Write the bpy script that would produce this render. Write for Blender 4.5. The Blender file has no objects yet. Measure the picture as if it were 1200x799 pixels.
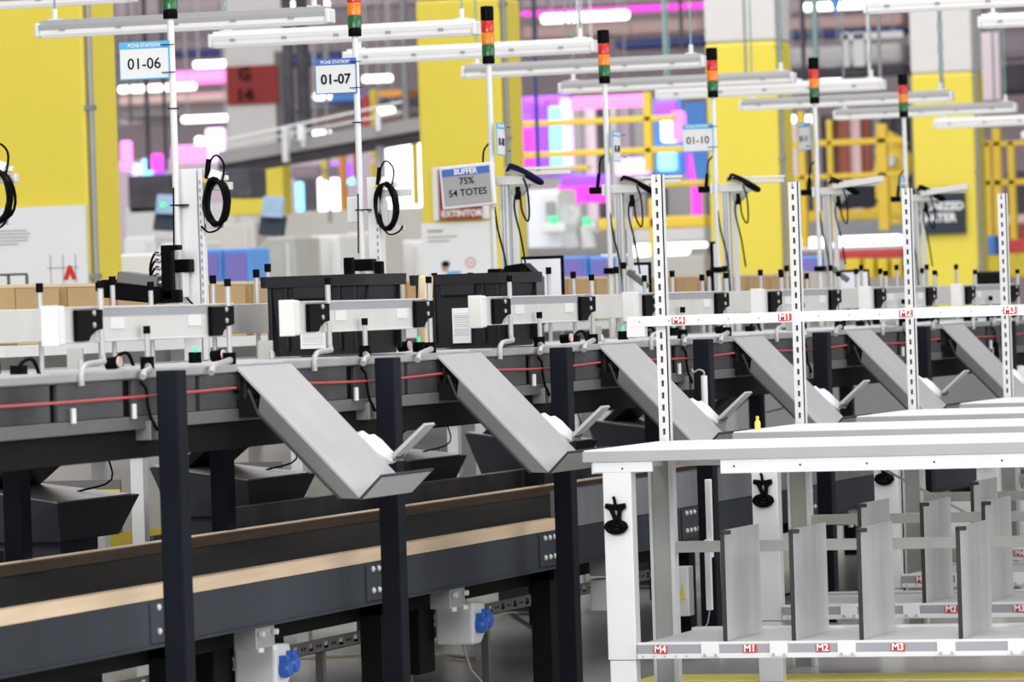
import bpy, bmesh, math, random
from mathutils import Vector, Matrix, Euler
random.seed(7)
C = bpy.context.scene.collection
SC = bpy.context.scene
PI = math.pi
# ------------------------------------------------------------------ camera
F = 5860.0; YAW = math.radians(17.96); PIT = math.radians(-.382); ROL = math.radians(-1.841); EYE = 1.5
_fw = Vector((-math.sin(YAW)*math.cos(PIT), math.cos(YAW)*math.cos(PIT), math.sin(PIT)))
_r = Vector((math.cos(YAW), math.sin(YAW), 0)); _u = _r.cross(_fw)
_r2 = _r*math.cos(ROL)+_u*math.sin(ROL); _u2 = _u*math.cos(ROL)-_r*math.sin(ROL)
cd = bpy.data.cameras.new('camera'); cam = bpy.data.objects.new('camera', cd); C.objects.link(cam)
cam.matrix_world = Matrix(((_r2.x, _u2.x, -_fw.x, 0), (_r2.y, _u2.y, -_fw.y, 0), (_r2.z, _u2.z, -_fw.z, EYE), (0, 0, 0, 1)))
cd.sensor_width = 36; cd.lens = F/1200*36; cd.clip_start = .5; cd.clip_end = 400
cd.dof.use_dof = True; cd.dof.focus_distance = 19.0; cd.dof.aperture_fstop = 6.0
SC.camera = cam
def at(px, py, X=None, Y=None, Z=None):
    "point of the room seen at this place of the photograph, on the plane X, Y or Z = const"
    d = _r2*((px-600)/F) - _u2*((py-399.5)/F) + _fw
    t = X/d.x if X is not None else Y/d.y if Y is not None else (Z-EYE)/d.z
    q = d*t; q.z += EYE
    return q
# ------------------------------------------------------------------ light
w = bpy.data.worlds.new('world'); SC.world = w; w.use_nodes = True
w.node_tree.nodes['Background'].inputs[0].default_value = (.95, .96, 1, 1)
w.node_tree.nodes['Background'].inputs[1].default_value = .42
def area(name, loc, sx, sy, power, rot=(0, 0, 0), col=(1, .99, .97)):
    l = bpy.data.lights.new(name, 'AREA'); l.shape = 'RECTANGLE'; l.size = sx; l.size_y = sy; l.energy = power; l.color = col
    o = bpy.data.objects.new(name, l); C.objects.link(o); o.location = loc; o.rotation_euler = rot; return o
area('hall_and_fill_light', (-3, 18, 7.5), 6, 22, 760)
area('hall_and_fill_light', (-13, 34, 8.5), 12, 30, 1650)
area('hall_and_fill_light', (-27, 44, 16), 44, 20, 4300, rot=(math.radians(45), 0, 0))  # added fill, tilted to brighten the far ducts and back wall
area('hall_and_fill_light', (-36, 72, 13.4), 44, 16, 9000, rot=(math.radians(30), 0, 0))  # second added fill, lifts the dark back wall
area('hall_and_fill_light', (9, 20, 6.5), 5, 34, 1750, rot=(0, math.radians(58), 0))
area('hall_and_fill_light', (-4, 0, 6), 14, 5, 2300, rot=(math.radians(62), 0, 0))  # added front fill standing in for a hall row behind the camera
vs = SC.view_settings; vs.view_transform = 'Standard'; vs.look = 'None'; vs.gamma = 1; vs.use_curve_mapping = False; vs.exposure = -0.08

# ------------------------------------------------------------------ materials
M = {}
def pm(name, rgb, rough=.5, metal=0, emit=0, var=.06, scale=6, alpha=1, stretch=None, coat=0):
    m = bpy.data.materials.new(name); m.use_nodes = True; nt = m.node_tree; b = nt.nodes['Principled BSDF']
    b.inputs['Roughness'].default_value = rough; b.inputs['Metallic'].default_value = metal
    if coat: b.inputs['Coat Weight'].default_value = coat
    tc = nt.nodes.new('ShaderNodeTexCoord'); mp = nt.nodes.new('ShaderNodeMapping'); nz = nt.nodes.new('ShaderNodeTexNoise')
    nt.links.new(tc.outputs['Object'], mp.inputs[0]); nt.links.new(mp.outputs[0], nz.inputs[0])
    if stretch: mp.inputs['Scale'].default_value = stretch
    nz.inputs['Scale'].default_value = scale; nz.inputs['Detail'].default_value = 3
    rp = nt.nodes.new('ShaderNodeValToRGB')
    a = [max(0, c*(1-var)) for c in rgb]; z = [min(1, c*(1+var)) for c in rgb]
    rp.color_ramp.elements[0].color = (*a, 1); rp.color_ramp.elements[1].color = (*z, 1)
    rp.color_ramp.elements[0].position = .3; rp.color_ramp.elements[1].position = .7
    nt.links.new(nz.outputs[0], rp.inputs[0]); nt.links.new(rp.outputs[0], b.inputs['Base Color'])
    if emit:
        b.inputs['Emission Color'].default_value = (*rgb, 1); b.inputs['Emission Strength'].default_value = emit
    if alpha < 1: b.inputs['Alpha'].default_value = alpha
    M[name] = m
    if max(rgb) < .12 and metal < .3 and not coat: b.inputs['Specular IOR Level'].default_value = .03
    return m
pm('white_paint', (.78, .79, .80), .45, var=.02)
pm('white_plastic', (.80, .81, .82), .35, var=.02)
pm('lamp_housing', (.82, .82, .83), .4, var=.02)
pm('diffuser', (.9, .9, .9), .5, emit=.12, var=0)
pm('bench_white', (.74, .75, .75), .4, var=.02)
pm('bench_grey', (.42, .42, .40), .5, var=.04)
pm('edge_grey', (.40, .40, .41), .5, var=.03)
pm('cool_grey', (.33, .34, .37), .5, var=.04)
pm('alu', (.72, .72, .70), .42, .25, var=.04)
pm('alu_dark', (.16, .16, .157), .5, .4, var=.05)
pm('chute_steel', (.42, .425, .44), .45, .2, var=.05, scale=5)
pm('chute_edge', (.05, .05, .055), .5, var=.1)
pm('divider_steel', (.78, .79, .79), .26, .2, var=.14, scale=2.2, stretch=(1, 2.5, .35))
pm('brushed', (.26, .26, .26), .38, .7, var=.35, scale=9, stretch=(.5, 9, 1))
pm('dark_post', (.012, .014, .020), .42, .1, var=.08)
pm('dark_frame', (.055, .062, .074), .5, .1, var=.25, scale=1.3, stretch=(1, 1, .15))
pm('panel_grey', (.085, .086, .090), .42, .25, var=.35, scale=3)
pm('black_beam', (.012, .012, .012), .5, var=.1)
pm('black_plastic', (.004, .004, .005), .35, var=.1)
pm('tote_black', (.011, .011, .014), .5, var=.12, scale=3); M['tote_black'].node_tree.nodes['Principled BSDF'].inputs['Specular IOR Level'].default_value = .25
pm('black_cable', (.005, .005, .006), .3, var=.1)
pm('blue_cable', (.012, .010, .05), .3, var=.1)
pm('belt_rubber', (.013, .0125, .0125), .7, var=.2, scale=2, stretch=(3, .4, 1))
pm('pale_wood', (.72, .55, .38), .55, var=.1, scale=4, stretch=(4, .6, 8))
pm('dark_wood', (.13, .085, .06), .6, var=.2, scale=5, stretch=(3, .5, 6))
pm('cardboard', (.52, .35, .17), .8, var=.06, scale=4)
pm('cardboard_edge', (.74, .60, .40), .8, var=.05)
pm('pillar_yellow', (.78, .64, .07), .5, var=.02, scale=1)
pm('pillar_white', (.66, .64, .63), .6, var=.02)
pm('rail_yellow', (.86, .60, .06), .45, var=.04)
pm('stripe_yellow', (.92, .80, .18), .5, var=.08, scale=12)
pm('bin_yellow', (.80, .62, .05), .4, var=.03)
pm('conduit', (.30, .30, .31), .45, .4, var=.05)
pm('rod_steel', (.50, .50, .49), .4, .3, var=.04)
pm('red_cord', (.50, .06, .07), .4, var=.05)
pm('sign_red', (.27, .018, .014), .5, var=.05)
pm('tag_red', (.65, .02, .02), .5, var=.05)
pm('sign_blue', (.06, .16, .55), .5, var=.02)
pm('sign_cyan', (.10, .45, .80), .5, var=.02)
pm('ink', (.015, .015, .02), .6, var=0)
pm('ink_grey', (.35, .35, .36), .6, var=0)
pm('ink_white', (.85, .85, .85), .6, var=0)
pm('screen_grey', (.40, .40, .41), .35, var=.02)
pm('screen_white', (.70, .72, .78), .2, emit=.25, var=.03)
pm('screen_blue', (.30, .42, .58), .2, emit=.15, var=.3, scale=3)
pm('sign_slate', (.045, .055, .07), .5, var=.05)
pm('lens_red', (.55, .02, .015), .22, var=.08, scale=40)
pm('lens_orange', (.85, .22, .01), .22, var=.08, scale=40)
pm('lens_green', (.01, .12, .035), .22, var=.12, scale=40)
pm('tote_blue', (.10, .30, .72), .4, var=.05)
pm('tote_violet', (.20, .17, .52), .5, var=.05)
pm('outlet_blue', (.03, .12, .50), .35, var=.05)
pm('zinc', (.45, .45, .46), .4, .5, var=.08)
pm('tray_steel', (.26, .26, .25), .5, .4, var=.08)
pm('chain_teal', (.30, .45, .45), .4, .4, var=.05)
pm('back_grey', (.30, .29, .29), .6, var=.08, scale=.6)
pm('back_white', (.70, .70, .70), .6, var=.03, scale=.6)
pm('back_warm', (.60, .575, .54), .6, var=.04, scale=.6)
pm('back_dark', (.09, .085, .10), .6, var=.2)
pm('mauve', (.72, .60, .66), .6, var=.08, scale=.3)
pm('mauve_dark', (.36, .29, .34), .6, var=.1, scale=.3)
pm('rose', (.80, .56, .54), .6, var=.05, scale=.3)
pm('navy', (.03, .05, .20), .5, var=.1)
pm('orange_paint', (.80, .33, .05), .5, var=.05)
pm('red_paint', (.60, .06, .06), .5, var=.08)
pm('brown_red', (.30, .08, .05), .6, var=.2)
pm('banner_blue', (.08, .26, .72), .5, var=.06)
pm('green_led', (.1, .75, .35), .4, emit=.6, var=0)
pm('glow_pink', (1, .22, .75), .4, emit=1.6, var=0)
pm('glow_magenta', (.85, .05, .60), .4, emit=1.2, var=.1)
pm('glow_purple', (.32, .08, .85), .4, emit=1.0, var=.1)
pm('glow_cyan', (.25, .75, 1), .4, emit=1.4, var=0)
pm('glow_lilac', (.80, .55, 1), .4, emit=1.2, var=0)
pm('glow_white', (1, 1, 1), .4, emit=3, var=0)
pm('skin', (.45, .27, .18), .6, var=.05)
pm('paper_white', (.92, .92, .93), .5, var=.01)
pm('steel_lilac', (.26, .265, .30), .35, .3, var=.25, scale=1.5, stretch=(1, 2.5, .1))
def floor_mat():
    m = pm('concrete', (.52, .515, .51), .33, var=.12, scale=1.2)
    nt = m.node_tree; b = nt.nodes['Principled BSDF']
    n = nt.nodes.new('ShaderNodeTexNoise'); n.inputs['Scale'].default_value = 1.5; n.inputs['Detail'].default_value = 6
    r = nt.nodes.new('ShaderNodeMapRange'); r.inputs[3].default_value = .16; r.inputs[4].default_value = .38
    nt.links.new(n.outputs[0], r.inputs[0]); nt.links.new(r.outputs[0], b.inputs['Roughness'])
floor_mat()

# ------------------------------------------------------------------ mesh helpers
class MB:
    def __init__(s): s.bm = bmesh.new()
    def hexa(s, p):
        v = [s.bm.verts.new(q) for q in p]
        for f in ((0, 3, 2, 1), (4, 5, 6, 7), (0, 1, 5, 4), (1, 2, 6, 5), (2, 3, 7, 6), (3, 0, 4, 7)): s.bm.faces.new([v[i] for i in f])
        return s
    def box(s, x0, x1, y0, y1, z0, z1):
        x0, x1 = sorted((x0, x1)); y0, y1 = sorted((y0, y1)); z0, z1 = sorted((z0, z1))
        return s.hexa([(x0, y0, z0), (x1, y0, z0), (x1, y1, z0), (x0, y1, z0), (x0, y0, z1), (x1, y0, z1), (x1, y1, z1), (x0, y1, z1)])
    def obox(s, c, size, rot=(0, 0, 0)):
        m = Matrix.Translation(c) @ Euler(rot).to_matrix().to_4x4(); a, b, d = [q/2 for q in size]
        return s.hexa([m @ Vector(q) for q in ((-a, -b, -d), (a, -b, -d), (a, b, -d), (-a, b, -d), (-a, -b, d), (a, -b, d), (a, b, d), (-a, b, d))])
    def rings(s, rs, closed=False):
        n = len(rs[0]); vv = [[s.bm.verts.new(q) for q in r] for r in rs]
        for i in range(len(vv)-1 if not closed else len(vv)):
            a, b = vv[i], vv[(i+1) % len(vv)]
            for j in range(n): s.bm.faces.new((a[j], a[(j+1) % n], b[(j+1) % n], b[j]))
        if not closed:
            s.bm.faces.new(vv[0][::-1]); s.bm.faces.new(vv[-1])
        return s
    def soft(s, pts, r, seg=8, n=4):
        P = [Vector(p) for p in pts]; P = [P[0]*2-P[1]]+P+[P[-1]*2-P[-2]]; o = []
        for i in range(1, len(P)-2):
            for k in range(n):
                t = k/n; a, b, c, d = P[i-1:i+3]
                o.append(.5*((2*b)+(c-a)*t+(2*a-5*b+4*c-d)*t*t+(3*b-a-3*c+d)*t**3))
        o.append(P[-2]); return s.tube(o, r, seg)
    def cyl(s, p0, p1, r, r1=None, seg=12):
        return s.tube([p0, p1], r, seg, r1)
    def tube(s, pts, r, seg=8, r1=None, closed=False):
        pts = [Vector(p) for p in pts]; rs = []; n = len(pts); prev = None
        for i, p in enumerate(pts):
            if closed: t = pts[(i+1) % n]-pts[i-1]
            else: t = pts[min(i+1, n-1)]-pts[max(i-1, 0)]
            t.normalize()
            if prev is None:
                a = t.cross(Vector((0, 0, 1)) if abs(t.z) < .9 else Vector((1, 0, 0))).normalized()
            else:
                a = (prev - t*prev.dot(t)).normalized()
            prev = a; b = t.cross(a); rr = r if r1 is None else r+(r1-r)*i/(n-1)
            rs.append([p+(a*math.cos(k*2*PI/seg)+b*math.sin(k*2*PI/seg))*rr for k in range(seg)])
        return s.rings(rs, closed)
    def lathe(s, prof, c=(0, 0, 0), seg=20, axis='Z'):
        rs = []
        for r, h in prof:
            ring = []
            for k in range(seg):
                a = k*2*PI/seg; x, y = r*math.cos(a), r*math.sin(a)
                q = (x, y, h) if axis == 'Z' else (x, h, -y) if axis == 'Y' else (h, x, y)
                ring.append(Vector(q)+Vector(c))
            rs.append(ring)
        return s.rings(rs)
    def prism(s, poly, axis, a, b):
        def q(u, v, t): return (u, t, v) if axis == 'Y' else (t, u, v) if axis == 'X' else (u, v, t)
        return s.rings([[Vector(q(u, v, a)) for u, v in poly], [Vector(q(u, v, b)) for u, v in poly]])
    def ball(s, c, r, sc=(1, 1, 1), n=2):
        g = bmesh.ops.create_icosphere(s.bm, subdivisions=n, radius=r)
        for v in g['verts']: v.co = Vector((v.co.x*sc[0], v.co.y*sc[1], v.co.z*sc[2]))+Vector(c)
        return s
    def build(s, name, mat, parent=None, bevel=0, smooth=False, label=None, split=True):
        bmesh.ops.recalc_face_normals(s.bm, faces=s.bm.faces)
        groups = [None]
        if parent is not None and split and name not in WHOLE: groups = clusters(s.bm)
        first = None
        for g in groups:
            me = bpy.data.meshes.new(name)
            if g is None or len(groups) == 1: s.bm.to_mesh(me)
            else:
                idx = {}; vs_ = []; fs = []
                for f in g:
                    r = []
                    for v in f.verts:
                        if v not in idx: idx[v] = len(vs_); vs_.append(v.co[:])
                        r.append(idx[v])
                    fs.append(r)
                me.from_pydata(vs_, [], fs)
            me.materials.append(M[mat] if isinstance(mat, str) else mat)
            o = bpy.data.objects.new(name, me); C.objects.link(o)
            if smooth:
                for p in me.polygons: p.use_smooth = True
                md = o.modifiers.new('split', 'EDGE_SPLIT'); md.split_angle = math.radians(40)
            if bevel:
                md = o.modifiers.new('bevel', 'BEVEL'); md.width = bevel; md.segments = 2; md.limit_method = 'ANGLE'
            if parent: o.parent = parent; KID.setdefault(parent.name, []).append(o)
            if label: o['label'] = label
            first = first or o
        s.bm.free()
        return first
WHOLE = {'print', 'bars', 'slot_row', 'slot', 'hole', 'tray', 'walls', 'rim', 'chain', 'frame', 'portrait_hair'}
KID = {}
def clusters(bm):
    "groups of faces whose islands touch one another"
    bm.verts.index_update(); seen = set(); isl = []
    for v0 in bm.verts:
        if v0 in seen: continue
        st = [v0]; seen.add(v0); fs = set(); co = []
        while st:
            v = st.pop(); co.append(v.co)
            for f in v.link_faces: fs.add(f)
            for e in v.link_edges:
                w_ = e.other_vert(v)
                if w_ not in seen: seen.add(w_); st.append(w_)
        if fs: isl.append((fs, [min(c[i] for c in co) for i in range(3)], [max(c[i] for c in co) for i in range(3)]))
    par = list(range(len(isl)))
    def find(a):
        while par[a] != a: a = par[a]
        return a
    for i in range(len(isl)):
        for j in range(i):
            if all(isl[i][1][k] <= isl[j][2][k]+.001 and isl[j][1][k] <= isl[i][2][k]+.001 for k in range(3)): par[find(i)] = find(j)
    out = {}
    for i in range(len(isl)): out.setdefault(find(i), []).extend(isl[i][0])
    return list(out.values())
def tag(o, label, cat, group=None, kind=None):
    if label: o['label'] = label
    if cat: o['category'] = cat
    if group: o['group'] = group
    if kind: o['kind'] = kind
    return o
def thing(name, label, cat, loc=(0, 0, 0), rotz=0, group=None):
    o = bpy.data.objects.new(name, None); C.objects.link(o); o.empty_display_size = .1
    o.location = loc; o.rotation_euler = (0, 0, rotz); return tag(o, label, cat, group)
def dup(o, parent=None):
    c = o.copy(); C.objects.link(c)
    if parent: c.parent = parent; KID.setdefault(parent.name, []).append(c)
    for ch in KIDS(o): dup(ch, c)
    return c
def KIDS(o): return list(KID.get(o.name, []))
def place(root, loc, label, rotz=None):
    c = dup(root); c.location = loc; c['label'] = label
    if rotz is not None: c.rotation_euler = (0, 0, rotz)
    return c
def text(body, size, mat, parent, loc, rot=(PI/2, 0, 0), name='lettering', ext=.0006, bold=0, sx=1):
    tcu = bpy.data.curves.new('t', 'FONT'); tcu.body = body; tcu.size = size; tcu.extrude = ext; tcu.offset = bold
    tcu.align_x = 'CENTER'; tcu.align_y = 'CENTER'; tcu.resolution_u = 3
    to = bpy.data.objects.new('t', tcu); C.objects.link(to); bpy.context.view_layer.update()
    me = bpy.data.meshes.new_from_object(to.evaluated_get(bpy.context.evaluated_depsgraph_get()))
    bpy.data.objects.remove(to); me.materials.clear(); me.materials.append(M[mat])
    o = bpy.data.objects.new(name, me); C.objects.link(o); o.parent = parent; KID.setdefault(parent.name, []).append(o); o.location = loc; o.rotation_euler = rot; o.scale = (sx, 1, 1)
    return o
ORD = ['nearest', 'second nearest', 'third nearest', 'fourth nearest', 'fifth nearest', 'sixth nearest', 'seventh nearest', 'eighth nearest', 'farthest']

# ------------------------------------------------------------------ setting
o = MB().box(-140, 40, -6, 130, -.2, 0).build('floor', 'concrete'); o['kind'] = 'structure'
o = MB().box(-140, 40, 112, 112.6, 0, 16).build('wall_back', 'mauve'); o['kind'] = 'structure'
o = MB().box(-140, -139.5, 20, 112, 0, 16).build('wall_left', 'mauve'); o['kind'] = 'structure'
o = MB().box(-140, 40, 62, 112.6, 14, 14.3).build('ceiling', 'back_grey'); o['kind'] = 'structure'
for k in range(5):
    y = 18.98+2*k
    tag(MB().box(-5.7, -2.2, y, y+.36 if k == 0 else y+.2, .0005, .003).build('floor_stripe', 'stripe_yellow'), 'painted yellow line on the concrete floor, %s of those crossing between the white benches' % ORD[k], 'floor marking', 'yellow lines between benches')

# ------------------------------------------------------------------ upper conveyor
XN = -5.8
Y0, Y1 = 12.0, 30.0
cv = thing('roller_conveyor', 'long raised conveyor with dark side panels, bright rail and aluminium guides, carrying the black totes', 'conveyor', (-6.2, 13, 0))
cv.location = (0, 0, 0)
MB().box(XN-.72, XN-.01, Y0, Y1, 1.318, 1.335).build('deck', 'zinc', cv)
b = MB()
b.box(XN-.03, XN+.006, Y0, Y1, 1.322, 1.346).box(XN-.75, XN-.72, Y0, Y1, 1.30, 1.35).build('edge_rail', 'zinc', cv, .002)
b = MB(); y = Y0
while y < Y1-.5:                       # dark side panels with gaps
    for a, d in ((.14, .66), (.70, 1.06), (1.10, 1.50), (1.56, 2.06)):
        b.box(XN-.02, XN-.002, y+a, y+d, 1.205, 1.318)
    y += 2
b.build('side_panel', 'panel_grey', cv, .004)
MB().box(XN-.03, XN-.022, Y0, Y1, 1.19, 1.318).build('inner_web', 'black_beam', cv)
MB().box(XN-.06, XN+.004, Y0, Y1, 1.165, 1.205).box(XN-.75, XN-.7, Y0, Y1, 1.165, 1.3).build('lower_flange', 'alu_dark', cv, .003)
MB().box(XN-.16, XN-.03, Y0, Y1, 1.075, 1.165).box(-7.15, -7.05, Y0, Y1, 1.06, 1.16).build('main_beam', 'black_beam', cv, .004)
for k in range(8):
    y = 14.25-.07+2*k
    MB().box(-7.05, XN-.16, y, y+.07, 1.08, 1.15).build('cross_member', 'black_beam', cv)
    MB().box(-5.755, -5.685, y+.03, y+.11, 0.01, 1.342).build('leg', 'dark_post', cv, .004)
    MB().box(-5.78, -5.66, y+.0, y+.14, 0, .012).cyl((-5.67, y+.02, .01), (-5.67, y+.02, .05), .01).build('foot_plate', 'zinc', cv)
    MB().box(-7.16, -7.09, y+2.03, y+2.12, 0.0, 1.06).build('rear_leg', 'dark_post', cv, .004)
b = MB()
for k in range(8):
    for yy in (1.03, 1.5): b.cyl((XN+.015, 14.1-.5+2*k+yy-1, 1.20), (XN+.015, 14.1-.5+2*k+yy-1, 1.245), .009, seg=8)
b.build('pin', 'alu', cv)
# red pull cord in spans, with springs
b = MB()
spans = [(12.2, 14.95), (15.55, 17.0), (17.62, 18.95), (19.55, 20.95), (21.55, 22.95), (23.5, 24.9), (25.5, 27)]
for a, d in spans:
    b.tube([(XN+.02, a+(d-a)*t/6, 1.272-.008*math.sin(PI*t/6)) for t in range(7)], .0045, 6)
b.build('pull_cord', 'red_cord', cv, smooth=True)
b = MB()
for a, d in spans: b.cyl((XN+.02, d, 1.272), (XN+.0, d+.06, 1.26), .009, seg=8)
b.build('cord_clip', 'black_plastic', cv)
# guide rails
def rail_seg(y, ln=1.40):
    X = -5.85
    g = MB().box(X-.03, X, y+.03, y+ln, 1.44, 1.54).box(X-.034, X+.003, y+.03, y+ln+.06, 1.538, 1.544).box(X-.034, X+.003, y+.03, y+ln+.03, 1.436, 1.442).build('guide_rail', 'alu', cv, .002)
    MB().box(X, X+.0015, y+.2, y+ln-.14, 1.513, 1.538).build('rail_groove', 'cool_grey', g)
    MB().box(X-.04, X+.012, y+.0, y+.05, 1.430, 1.548).build('end_cap', 'white_plastic', g, .006)
    MB().box(X-.042, X+.013, y-.012, y, 1.428, 1.55).build('cap_plate', 'alu', g, .003)
    b = MB()
    for yy in (y+.13, y+ln-.17):
        b.prism([(yy, 1.535), (yy+.2, 1.535), (yy+.2, 1.475), (yy+.15, 1.470), (yy+.105, 1.455), (yy+.09, 1.44), (yy, 1.44)], 'X', X+.002, X+.016)
    b.build('clamp_bracket', 'black_plastic', g, .003)
    b = MB()
    for yy in (y+.13, y+ln-.17):
        for z in (1.524, 1.488): b.lathe([(.009, 0), (.009, .004), (.004, .007)], (X+.016, yy+.125, z), 10, 'X')
    b.build('bolt', 'zinc', g, smooth=True)
    b = MB()
    for yy in (y+.42, y+ln-.34): b.box(X+.001, X+.003, yy, yy+.11, 1.475, 1.51)
    b.build('sticker', 'white_paint', g)
    b = MB()   # bent rods holding the rail
    def P(*q): return [(X+.022+dx, y+dy, z) for dx, dy, z in q]
    b.soft(P((0, .30, 1.47), (0, .30, 1.40), (.003, .295, 1.385), (.02, .25, 1.376), (.035, .1, 1.372), (.04, .05, 1.362), (.042, .03, 1.345), (.042, .03, 1.31)), .0095, 8)
    b.cyl(P((0, .30, 1.535))[0], P((0, .30, 1.60))[0], .0095, seg=8)
    b.tube(P((0, .66, 1.46), (0, .66, 1.385)), .009, 8)
    b.tube(P((0, .66, 1.355), (.03, .60, 1.345), (.05, .5, 1.338), (.055, .48, 1.325)), .011, 8)
    b.cyl(P((0, 1.36, 1.47))[0], P((0, 1.36, 1.385))[0], .009, seg=8)
    b.cyl(P((0, 1.36, 1.535))[0], P((0, 1.36, 1.60))[0], .009, seg=8)
    b.tube(P((0, 1.36, 1.36), (.02, 1.2, 1.348), (.05, 1.08, 1.342), (.055, 1.05, 1.325)), .011, 8)
    b.build('support_rod', 'rod_steel', g, smooth=True)
    b = MB()
    for dy, z in ((.30, 1.61), (.66, 1.468), (1.36, 1.61)): b.cyl(P((0, dy, z-.012))[0], P((0, dy, z+.012))[0], .012, seg=8)
    for dy in (.66, 1.36): b.cyl(P((-.01, dy+.02, 1.345))[0], P((-.01, dy+.02, 1.385))[0], .022, seg=10)
    b.build('rod_cap', 'black_plastic', g, smooth=True)
for k in range(-1, 7): rail_seg(15.67+2*k)
b = MB().box(-6.50, -6.47, 12, 29.5, 1.438, 1.545).build('far_guide_rail', 'alu', cv, .003)
b = MB(); b2 = MB(); b3 = MB(); b4 = MB(); b5 = MB()
for k in range(0, 33):                     # rods, caps and sensors along the far guide
    y = 12.6+.5*k+random.uniform(-.1, .1); x = -6.52
    h = random.choice((1.60, 1.62, 1.64))
    b.cyl((x, y, 1.34), (x, y, h), .009, seg=8); b2.cyl((x, y, h), (x, y, h+.03), .013, seg=8)
    if k % 3 == 0: b.cyl((x, y+.12, 1.34), (x, y+.12, h+.02), .009, seg=8); b2.cyl((x, y+.12, h+.02), (x, y+.12, h+.05), .013, seg=8)
    xx = random.uniform(-6.4, -6.2)
for k in range(0, 42):
    y = 12.5+.4*k+random.uniform(-.1, .1)
    if 16.55 < y < 17.25 or 18.1 < y < 18.85: continue
    x = random.uniform(-6.42, -5.95); t = k % 4
    if t == 0: b2.cyl((x, y, 1.335), (x, y, 1.385), .022, seg=10); b4.cyl((x+.0, y, 1.385), (x, y, 1.405), .007, seg=6)
    elif t == 1: b2.cyl((x-.02, y, 1.365), (x+.02, y, 1.37), .02, seg=10); b3.cyl((x+.02, y, 1.37), (x+.028, y, 1.37), .018, seg=10); b.cyl((x, y, 1.335), (x, y, 1.36), .008, seg=6)
    elif t == 2: b5.obox((x, y, 1.375), (.05, .05, .075), (0, 0, .3)); b.tube([(x+.03, y, 1.34), (x+.04, y-.05, 1.37), (x+.06, y-.1, 1.345)], .009, 6)
    else: b2.soft([(x, y, 1.335), (x, y+.02, 1.38), (x+.02, y+.06, 1.39), (x+.03, y+.09, 1.34)], .006, 6); b2.box(x-.02, x+.02, y-.02, y+.02, 1.335, 1.375)
b.build('guide_rod', 'rod_steel', cv, smooth=True); b2.build('sensor', 'black_plastic', cv, smooth=True); b3.build('reflector', 'rose', cv); b4.build('status_light', 'green_led', cv); b5.build('junction_box', 'bench_grey', cv)
b = MB()
for k in range(60): b.cyl((-6.45, 12.5+.28*k, 1.337), (-5.85, 12.5+.28*k, 1.337), .012, seg=8)
b.build('roller', 'zinc', cv, smooth=True)
b = MB(); b2 = MB()
for k in range(8):                       # small boxes and cables hanging on the side
    y = 14.20+2*k
    b.box(XN-.05, XN+.02, y+.02, y+.15, 1.13, 1.19)
    b2.tube([(XN+.01, y-.03, 1.31), (XN+.02, y-.01, 1.29), (XN+.02, y, 1.24), (XN+.02, y+.02, 1.2), (XN+.025, y+.06, 1.16)], .005, 6)
b.build('terminal_box', 'tray_steel', cv, .003); b2.build('hose', 'black_cable', cv, smooth=True)

# ------------------------------------------------------------------ chutes
def make_chute():
    t = thing('discharge_chute', '', 'chute', (0, 0, 0), group='steel chutes sloping down from the conveyor')
    p = [(0, .43), (.413, 0), (.487, .070), (.482, .075), (.413, .008+.002), (.004, .436)]
    MB().prism(p, 'Y', 0, .5).build('slide', 'chute_steel', t)
    b = MB()
    for y in (0, .494): b.prism([(.085, .342), (.41, .002), (.345, .005), (.075, .285)], 'Y', y, y+.006)
    b.build('side_flange', 'alu_dark', t); MB().box(.0, .07, .01, .49, .27, .33).build('mounting_block', 'black_beam', t)  # flanges darker than the slide: their shade is put into the material
    b = MB()
    b.tube([(.413, -.003, .0), (.487, -.003, .073), (.487, .503, .073)], .005, 6)
    b.tube([(.345, -.004, .003), (.075, -.004, .282), (.045, -.004, .36)], .005, 6)
    b.build('rubber_edging', 'chute_edge', t)
    return t
CH = make_chute(); CH.location = (-5.8, 15.0, .905)
CHL = ['broad steel chute sloping down from below the left black tote, largest in view',
       'steel chute from under the right black tote to the corner of the nearest bench',
       'steel chute passing behind the first slotted white upright from the left',
       'steel chute passing behind the second slotted white upright from the left',
       'steel chute passing behind the third slotted white upright from the left',
       'small far steel chute at the right edge behind the fourth slotted upright']
CH['label'] = CHL[0]
for k in range(1, 6): place(CH, (-5.8, 15.0+2*k, .905), CHL[k])
def make_pad():
    t = thing('chute_side_stop', '', 'stop', group='white side stops with a raised steel arm')
    b = MB(); rs = []
    for i in range(9):
        u = i/8; yy = -.075+.15*u; e = (1-abs(2*u-1)**4)*.9+.1; w_ = .004*math.sin(u*14)
        rs.append([(.055+(px-.055)*e, yy, .012+(pz+w_-.012)*e) for px, pz in ((-.03, .03), (-.022, .062), (.012, .070), (.032, .056), (.05, .058), (.078, .038), (.098, .016), (.118, -.004), (.128, -.028), (.105, -.040), (.06, -.02), (.01, .01))])
    b.rings(rs).build('white_pad', 'white_plastic', t, smooth=True)
    MB().prism([(.14, -.005), (.255, .094), (.262, .088), (.150, -.014)], 'Y', -.07, .03).build('arm', 'chute_steel', t)
    MB().cyl((.13, 0, -.01), (.16, 0, -.005), .012).box(.0, .15, -.02, .02, -.03, -.02).build('pivot', 'alu_dark', t)
    return t
PD = make_pad()
for k in range(6):
    l = 'white side stop with raised steel arm beside the %s steel chute' % ORD[k]
    loc = (-5.61, 15.62+2*k, 1.035)
    if k == 0: PD.location = loc; PD['label'] = l
    else: place(PD, loc, l)

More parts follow.
